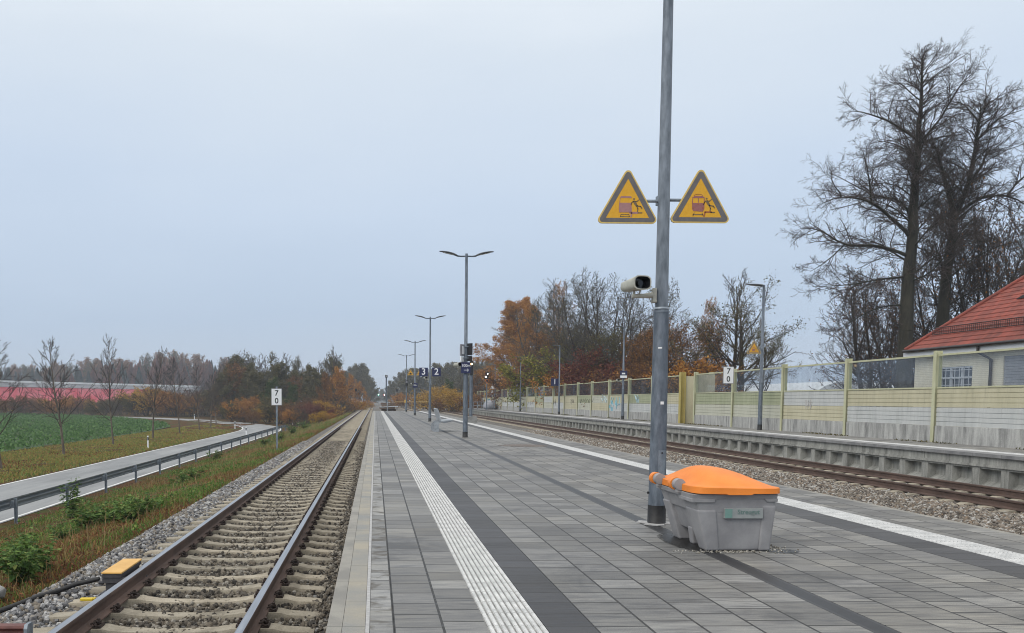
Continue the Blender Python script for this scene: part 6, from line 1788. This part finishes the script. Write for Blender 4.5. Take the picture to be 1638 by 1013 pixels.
# wood edge between hall and tracks
edge = [(300, 600), (345, 592), (375, 574), (420, 578), (450, 574), (485, 586), (505, 592), (530, 575), (545, 580), (560, 598)]
for k in range(22):
    u = 352 + k * 9.2 + RT.uniform(-4, 4); Y = RT.uniform(185, 235); vt = prof_line(edge, u) + RT.uniform(0, 8)
    far_put(RT.choice([FB[0], FB[1], FB[0], FD[0]]), 12.3, u, vt, Y, -2.4, LGRP['bare'][0], LGRP['bare'][1], RT.uniform(.75, 1.0))
for k in range(20):
    u = 345 + k * 10 + RT.uniform(-4, 4); Y = RT.uniform(170, 190); vt = prof_line(edge, u) + RT.uniform(16, 34)
    far_put(RT.choice([FB[1], FD[1], FR, FD[0]]), 12.3, u, vt, Y, -2.4, 'low dark leafy tree filling the wood edge left of the tracks', 'low trees of the left wood edge', RT.uniform(1.0, 1.3))
far_put(FB[0], 12.3, 531, 571, 165, -2.2, 'bare tree standing out above the orange trees left of the track', None, .8)
far_put(FO, 12.3, 536, 598, 158, -2.2, 'orange tree in front of the tall bare tree left of the track', None, .9)
far_put(FO, 12.3, 577, 616, 215, -1.2, 'bright orange tree right beside the left track', None, 1.1)
far_put(FO, 12.3, 556, 606, 200, -1.2, 'orange tree between the bare tree and the bright orange one', None, .9)
far_put(FR, 12.3, 516, 606, 150, -2.2, 'rusty brown tree left of the orange trees', None, .8)
far_put(FG, 12.3, 432, 612, 150, -2.4, 'green leafy tree behind the white kilometre board', None, 1.0)
far_put(FG, 12.3, 462, 618, 160, -2.4, 'green leafy tree right of the white kilometre board', None, .9)
# hedge behind the field and bushes along the curve and track
hb = [B_OR, B_BR, B_BARE, B_RTW, B_YEL, B_BR, B_BARE, B_GRN]
hn = {B_OR: 'orange', B_BR: 'brown', B_BARE: 'bare', B_RTW: 'reddish twigged', B_YEL: 'yellow', B_GRN: 'olive green'}
for k in range(46):
    u = -20 + k * 8.6 + RT.uniform(-4, 4); Y = RT.uniform(205, 232) - max(0, (u - 200)) * .15; b_ = RT.choice(hb); vt = RT.uniform(636, 652) if u < 200 else RT.uniform(622, 648) if u < 330 else RT.uniform(634, 655)
    if 230 < u < 300: b_ = RT.choice([B_OR, B_OR, B_YEL, B_BR])
    put_by_px(b_, u, vt, Y, -2.4, '%s bush in the hedge behind the crop field' % hn[b_], 3.6, RT.uniform(0, 6), 1.5, 'hedge of bushes behind the crop field')
spots = [(372, 648, 152, B_GRN), (392, 640, 150, B_OR), (410, 650, 146, B_BARE), (428, 652, 142, B_YEL), (446, 640, 140, B_GRN), (462, 650, 138, B_BR), (478, 640, 132, B_RTW), (494, 644, 128, B_RTW), (505, 650, 125, B_RED), (520, 645, 128, B_YEL), (532, 650, 135, B_BR),
         (545, 640, 150, B_BARE), (556, 650, 160, B_BR), (566, 640, 170, B_OR), (578, 644, 190, B_YEL), (588, 643, 240, B_OR), (510, 660, 110, B_YEL), (528, 662, 118, B_OR), (486, 656, 122, B_BARE), (470, 658, 128, B_OR), (404, 660, 138, B_BR), (385, 662, 150, B_BR), (542, 658, 140, B_BR)]
for k, (u, vt, Y, b_) in enumerate(spots):
    p = at_y(u, vt, Y); put_by_px(b_, u, vt, Y, gz(p.x), '%s bush at the wood edge between road bend and left track' % hn.get(b_, 'dark red'), 3.6, k * 1.3, 1.35, 'bushes beside the left track')
# centre: hazy trees at the end of the line
cl = [(545, 600), (565, 592), (580, 590), (592, 606), (598, 628)]
for k in range(9):
    u = 548 + k * 5.6 + RT.uniform(-2, 2); Y = RT.uniform(330, 400)
    far_put(RT.choice(FD), 12.3, u, prof_line(cl, u) + RT.uniform(0, 5), Y, -1.5, LGRP['far'][0], LGRP['far'][1], RT.uniform(.8, 1.0))
for k in range(12):
    u = 588 + k * 4.2 + RT.uniform(-2, 2); Y = RT.uniform(640, 760)
    far_put(RT.choice(FD), 14, u, RT.uniform(619, 628), Y, -1.5, LGRP['far'][0], LGRP['far'][1], 1.0)
cr_ = [(622, 624), (630, 600), (650, 596), (680, 598), (705, 590), (735, 588), (760, 582), (790, 588), (810, 600)]
for k in range(20):
    u = 627 + k * 8.2 + RT.uniform(-3, 3); Y = RT.uniform(330, 420) - (u - 627) * .5
    far_put(RT.choice(FD + [FB[1]]), 12.3, u, prof_line(cr_, u) + RT.uniform(0, 6), Y, -1.0, LGRP['far'][0], LGRP['far'][1], RT.uniform(.85, 1.1))
for k, (u, vt) in enumerate([(757, 578), (764, 574), (771, 577), (779, 580), (785, 584)]):
    far_put(SPR[k % 2], 20, u, vt, 330 + 8 * k, -1, 'dark spruce on the skyline between the second pole and the birches', 'dark spruces right of the second pole', 1.0)
far_put(LAR[0], 20, 716, 597, 330, -1, 'pinkish brown larch right of the number 2 sign', None, 1.1); far_put(LAR[1], 20, 704, 603, 325, -1, 'pinkish larch just under the number 2 sign', None, 1.1)
for u, vt, Y, f_, lab in [(712, 612, 175, FG, 'green tree right of the third lamp post'), (738, 604, 170, FB[0], 'bare brown tree left of the second pole'), (765, 600, 160, FR, 'brown tree between second pole and double light signal'), (800, 612, 150, FR, 'brown tree behind the white triangle sign')]:
    far_put(f_, 12.3, u, vt, Y, -.9, lab, None, 1.0)
for k, (u, vt, Y, b_, lab) in enumerate([(645, 632, 230, B_OR, 'orange bush left of the fourth lamp post'), (636, 638, 260, B_OR, 'small orange bush beyond the square board pole'), (676, 634, 200, B_BR, 'brown bush between the fourth and third lamp posts'), (696, 622, 165, B_YEL, 'tall yellow bush right behind the third lamp post'), (689, 630, 175, B_YEL, 'yellow bush left of the third lamp post'),
        (731, 626, 150, B_YEL, 'yellow bush left of the second pole'), (722, 634, 155, B_BR, 'brown bush between the two yellow bushes'), (705, 640, 158, B_BR, 'low brown bush by the right-hand tracks'), (742, 636, 150, B_BR, 'brown bush behind the second pole'), (660, 638, 210, B_RTW, 'reddish bush by the fourth lamp post'), (762, 632, 140, B_BR, 'brown bush at the end of the barrier')]):
    put_by_px(b_, u, vt, Y, -.9, lab, 3.6, k * .9, 1.3, 'bushes beyond the platform end')

# ---- verge between guard rail and ballast, meadow, crop: ground cover
blade_mat = island_mat('dry_verge_blades', [(0, (.09, .045, .022)), (.25, (.17, .075, .034)), (.42, (.23, .12, .05)), (.55, (.28, .19, .065)), (.66, (.21, .18, .055)), (.8, (.13, .17, .04)), (1, (.08, .15, .03))], .9, .25)
straw_mat = island_mat('straw_stalks', [(0, (.20, .12, .055)), (.6, (.34, .23, .11)), (1, (.44, .34, .18))], .9, .2)
blade_green = island_mat('green_verge_leaves', [(0, (.045, .105, .02)), (.5, (.09, .18, .035)), (.85, (.15, .25, .05)), (1, (.25, .28, .07))], .8, .3)
blade_red = island_mat('red_leaf_litter', [(0, (.10, .035, .02)), (.45, (.19, .07, .035)), (.8, (.27, .125, .05)), (1, (.33, .20, .07))], .9, .2)
meadow_mat = island_mat('meadow_blades', [(0, (.22, .12, .045)), (.2, (.31, .22, .07)), (.5, (.30, .27, .075)), (.7, (.19, .235, .055)), (1, (.12, .19, .045))], .9, .25)
crop_mat = island_mat('crop_leaves', [(0, (.04, .095, .027)), (.5, (.075, .16, .045)), (1, (.12, .215, .066))], .7, .25)
def vnoise(x, y, s, seed):
    r_ = np.random.default_rng(seed); a = r_.uniform(0, 6.28, 6); k = r_.uniform(.6, 1.6, (6, 2)) * np.where(r_.random((6, 2)) < .5, -1, 1)
    return sum(np.sin((x * k[i, 0] + y * k[i, 1]) * s + a[i]) for i in range(6)) / 6
def gzv(x): return np.interp(x, _px, _pz)
def blades(x, y, z, h, w, flop):
    n = len(x); P = np.stack([x, y, z], 1)
    az = rng.uniform(0, 2 * pi, n); dx = np.stack([np.cos(az), np.sin(az), np.zeros(n)], 1)
    la = rng.uniform(0, 2 * pi, n); lf = np.stack([np.cos(la), np.sin(la), np.zeros(n)], 1) * (flop * rng.uniform(.2, 1, n))[:, None]
    up = np.array([0, 0, 1.])
    h = h[:, None]; w = w[:, None]
    M = P + (up + lf * .5) * h * .6; T = P + (up * .9 + lf * 1.1) * h
    V = np.stack([P - dx * w * .5, P + dx * w * .5, M + dx * w * .36, M - dx * w * .36, T + dx * w * .08, T - dx * w * .08], 1).reshape(-1, 3)
    f = np.array([(0, 1, 2, 3), (3, 2, 4, 5)])
    return V, (f[None] + (np.arange(n) * 6)[:, None, None]).reshape(-1, 4)
def cover(name, label, m, x0, x1, y0, y1, n, h, w, flop=.7, ypow=1.8, mask=None, leafy=False, z=None):
    x, y = scatter(x0, x1, y0, y1, n, ypow)
    if mask is not None:
        k = mask(x, y); x, y = x[k], y[k]
    zz = gzv(x) - .02 if z is None else np.full(len(x), z)
    sc = 1 + np.clip((y - 15) / 60, 0, 2)
    hh = rng.uniform(h[0], h[1], len(x)); ww = rng.uniform(w[0], w[1], len(x)) * sc
    if leafy:
        P = np.stack([x, y, zz + hh * rng.uniform(.1, 1, len(x))], 1); V, F = leaf_quads(P, (w[0] + w[1]) / 2, -.1, .7, .02)
    else: V, F = blades(x, y, zz, hh, ww, flop)
    o = link(name, np_mesh(name, V, F, m)); tag(o, label, 'ground cover', kind='stuff'); return o
cover('dry_grass', 'rust brown dry grass and moss on the slope between guard rail and ballast', blade_mat, -10.6, -3.95, 6, 110, 110000, (.03, .14), (.010, .024), .9)
cover('leaf_litter', 'red brown leaf litter patches on the slope beside the ballast', blade_red, -10.4, -4.0, 6, 100, 70000, (.005, .06), (.03, .06), mask=lambda x, y: vnoise(x, y, .5, 9) < -.02, leafy=True)
cover('verge_weeds', 'low green weeds in patches on the slope between guard rail and ballast', blade_green, -10.3, -4.1, 6, 120, 75000, (.02, .24), (.05, .085), mask=lambda x, y: vnoise(x, y, .5, 9) > .08, leafy=True)
cover('green_grass', 'tufts of long green grass on the slope between guard rail and ballast', blade_green, -10.4, -4.05, 6, 130, 60000, (.05, .22), (.008, .018), .8, mask=lambda x, y: vnoise(x, y, .5, 9) > .0)
cover('dead_stalks', 'thin dead straw coloured stalks on the slope beside the ballast', straw_mat, -10.4, -4.1, 6, 120, 9000, (.15, .42), (.005, .009), .45)
cover('meadow_grass', 'yellow brown meadow grass between road and crop field', meadow_mat, -26.2, -16.6, 30, 150, 75000, (.04, .18), (.03, .06), .8, 1.5, mask=lambda x, y: (y < 104) | (x < -22 - (y - 104) * .22))
cover('meadow_grass', 'short rust and green grass inside the road bend', meadow_mat, -27, -16, 100, 165, 26000, (.02, .07), (.06, .12), .9, 1.2, mask=lambda x, y: x < -17.6 - np.clip(y - 112, 0, 99) * .27)
cover('leaf_litter', 'red brown leaf litter under the young roadside trees', blade_red, -23.5, -18.5, 40, 140, 22000, (.01, .08), (.10, .14), mask=lambda x, y: vnoise(x, y, .5, 13) > .15, leafy=True, ypow=1.3)
fpx = np.array([p[0] for p in FP]); fpy = np.array([p[1] for p in FP])
def in_field(x, y):
    ins = np.zeros(len(x), bool); j = len(FP) - 1
    for i in range(len(FP)):
        c = ((fpy[i] > y) != (fpy[j] > y)) & (x < (fpx[j] - fpx[i]) * (y - fpy[i]) / (fpy[j] - fpy[i] + 1e-12) + fpx[i]); ins ^= c; j = i
    return ins
cover('crop_plants', 'dense green leafy crop covering the field', crop_mat, -110, -25.8, 48, 235, 120000, (.05, .4), (.22, .34), mask=in_field, leafy=True, z=-2.40, ypow=1.4)
cover('rough_grass', 'dull green grass between road bend and wood edge', meadow_mat, -40, -4.3, 112, 210, 16000, (.1, .35), (.05, .1), .7, 1.2, mask=lambda x, y: (x > -10.0) | ((y > 150) & (x > -17)) | (x < -48))

# ---- individual weeds on the verge
def weed(loc, H, nst, leaf, label, spread=.25, lsz=.07, seed=1, nl=26):
    R = np.random.default_rng(seed); segs = []; LP = []
    for k in range(nst):
        a = R.uniform(0, 6.28); b = R.uniform(0, spread); p = np.zeros(3); h = H * R.uniform(.6, 1.0)
        d = np.array([cos(a) * b * 1.4, sin(a) * b * 1.4, h]) / 5
        for i in range(5):
            q = p + d + R.normal(size=3) * .01; segs.append((*p, *q, .006 * (1 - i * .15), .006 * (1 - (i + 1) * .15)))
            for j in range(nl // 5): LP.append(p + (q - p) * R.random())
            p = q
    LP = np.array(LP); n = len(LP); az = R.uniform(0, 6.28, n); d = np.stack([np.cos(az), np.sin(az), R.uniform(-.25, .45, n)], 1); e = np.stack([-np.sin(az), np.cos(az), R.uniform(-.3, .3, n)], 1)
    s = (lsz * R.uniform(.6, 1.3, n) * (1.15 - .6 * LP[:, 2] / H))[:, None]
    V = np.stack([LP + d * s * .15, LP + d * s * .75 + e * s * .42, LP + d * s * 1.6 - np.array([0, 0, 1]) * s * .35, LP + d * s * .75 - e * s * .42], 1).reshape(-1, 3); F = np.arange(4 * n).reshape(n, 4)
    T = thing('weed_plant', loc, label, 'plant', 'green weeds on the verge')
    SV, SF = tubes_np(segs, 4); link('stems', np_mesh('stems', SV, SF, twig_stem), T); link('leaves', np_mesh('leaves', V, F, leaf), T)
    return T
weed_leaf = island_mat('weed_leaves', [(0, (.04, .09, .02)), (.5, (.085, .165, .036)), (.85, (.15, .24, .055)), (1, (.25, .29, .08))], .75, .3)
twig_stem = mat('weed_stem', (.05, .08, .02), (.09, .11, .03), 5, .8)
WS = [(38, 935, .62, 16, 'leafy green weed clump at the left edge above the stone block', .5, .075), (22, 918, .55, 10, 'green weed clump at the very left picture edge', .4, .07), (62, 918, .5, 9, 'smaller green weed clump left of the ballast', .35, .07), (118, 830, 1.25, 7, 'tall green weed rising in front of the guard rail', .3, .10), (140, 845, .7, 10, 'green weed right of the tall weed before the guard rail', .5, .09), (178, 838, .6, 11, 'broad green weed patch on the middle of the slope', .6, .09),
      (205, 836, .5, 10, 'green weed patch close to the ballast', .5, .08), (232, 822, .45, 9, 'low green weed right of the broad patch by the ballast', .5, .08), (100, 862, .4, 8, 'low green weed on the slope left of centre', .4, .07), (308, 770, .6, 9, 'dark green nettle clump near the ballast further along', .5, .10), (285, 775, .5, 7, 'green nettles left of the dark clump', .5, .09), (345, 735, .7, 7, 'green weeds behind the guard rail further along', .5, .10),
      (445, 706, .8, 8, 'green weeds round the foot of the left kilometre board', .5, .12), (425, 712, .6, 8, 'green weeds left of the kilometre board', .6, .12), (468, 694, .9, 9, 'tall green weeds right of the kilometre board', .7, .14), (488, 686, .9, 9, 'tall bright green weeds near the end of the guard rail', .8, .15)]
for k, (u, v, H, ns, lab, sp, ls) in enumerate(WS):
    z = -1.4
    for _ in range(8):
        q = at_z(u, v, z); z = z * .5 + gz(q.x) * .5
    weed((q.x, q.y, gz(q.x) - .03), H * 1.15, int(ns * 1.3), weed_leaf, lab, sp, ls * 1.15, seed=100 + k, nl=40)

# moss tufts along the foot of the barrier
x = rng.uniform(16.6, 16.94, 2600); y = rng.uniform(18, 90, 2600); kp = vnoise(x * 0, y, .8, 4) > 0
V, F = blades(x[kp], y[kp], np.full(kp.sum(), P1Z - .003), rng.uniform(.02, .07, kp.sum()), rng.uniform(.02, .05, kp.sum()), .8)
o = link('moss_tufts', np_mesh('moss_tufts', V, F, lf_olive)); tag(o, 'small moss and grass tufts along the foot of the noise barrier', 'ground cover', kind='stuff')

# ================================================================== HAZE
hm = bpy.data.materials.new('haze_air'); hm.use_nodes = True; t = hm.node_tree; t.nodes.clear()
oo = t.nodes.new('ShaderNodeOutputMaterial'); pv = t.nodes.new('ShaderNodeVolumePrincipled')
pv.inputs['Color'].default_value = (.82, .90, 1.0, 1); pv.inputs['Density'].default_value = .00052; pv.inputs['Anisotropy'].default_value = 0
t.links.new(pv.outputs[0], oo.inputs['Volume'])
hz = MB().box(-1490, 1490, -39, 1990, -4.5, 34).build('haze', hm); hz['kind'] = 'stuff'; tag(hz, 'pale autumn haze over the whole place', 'haze')
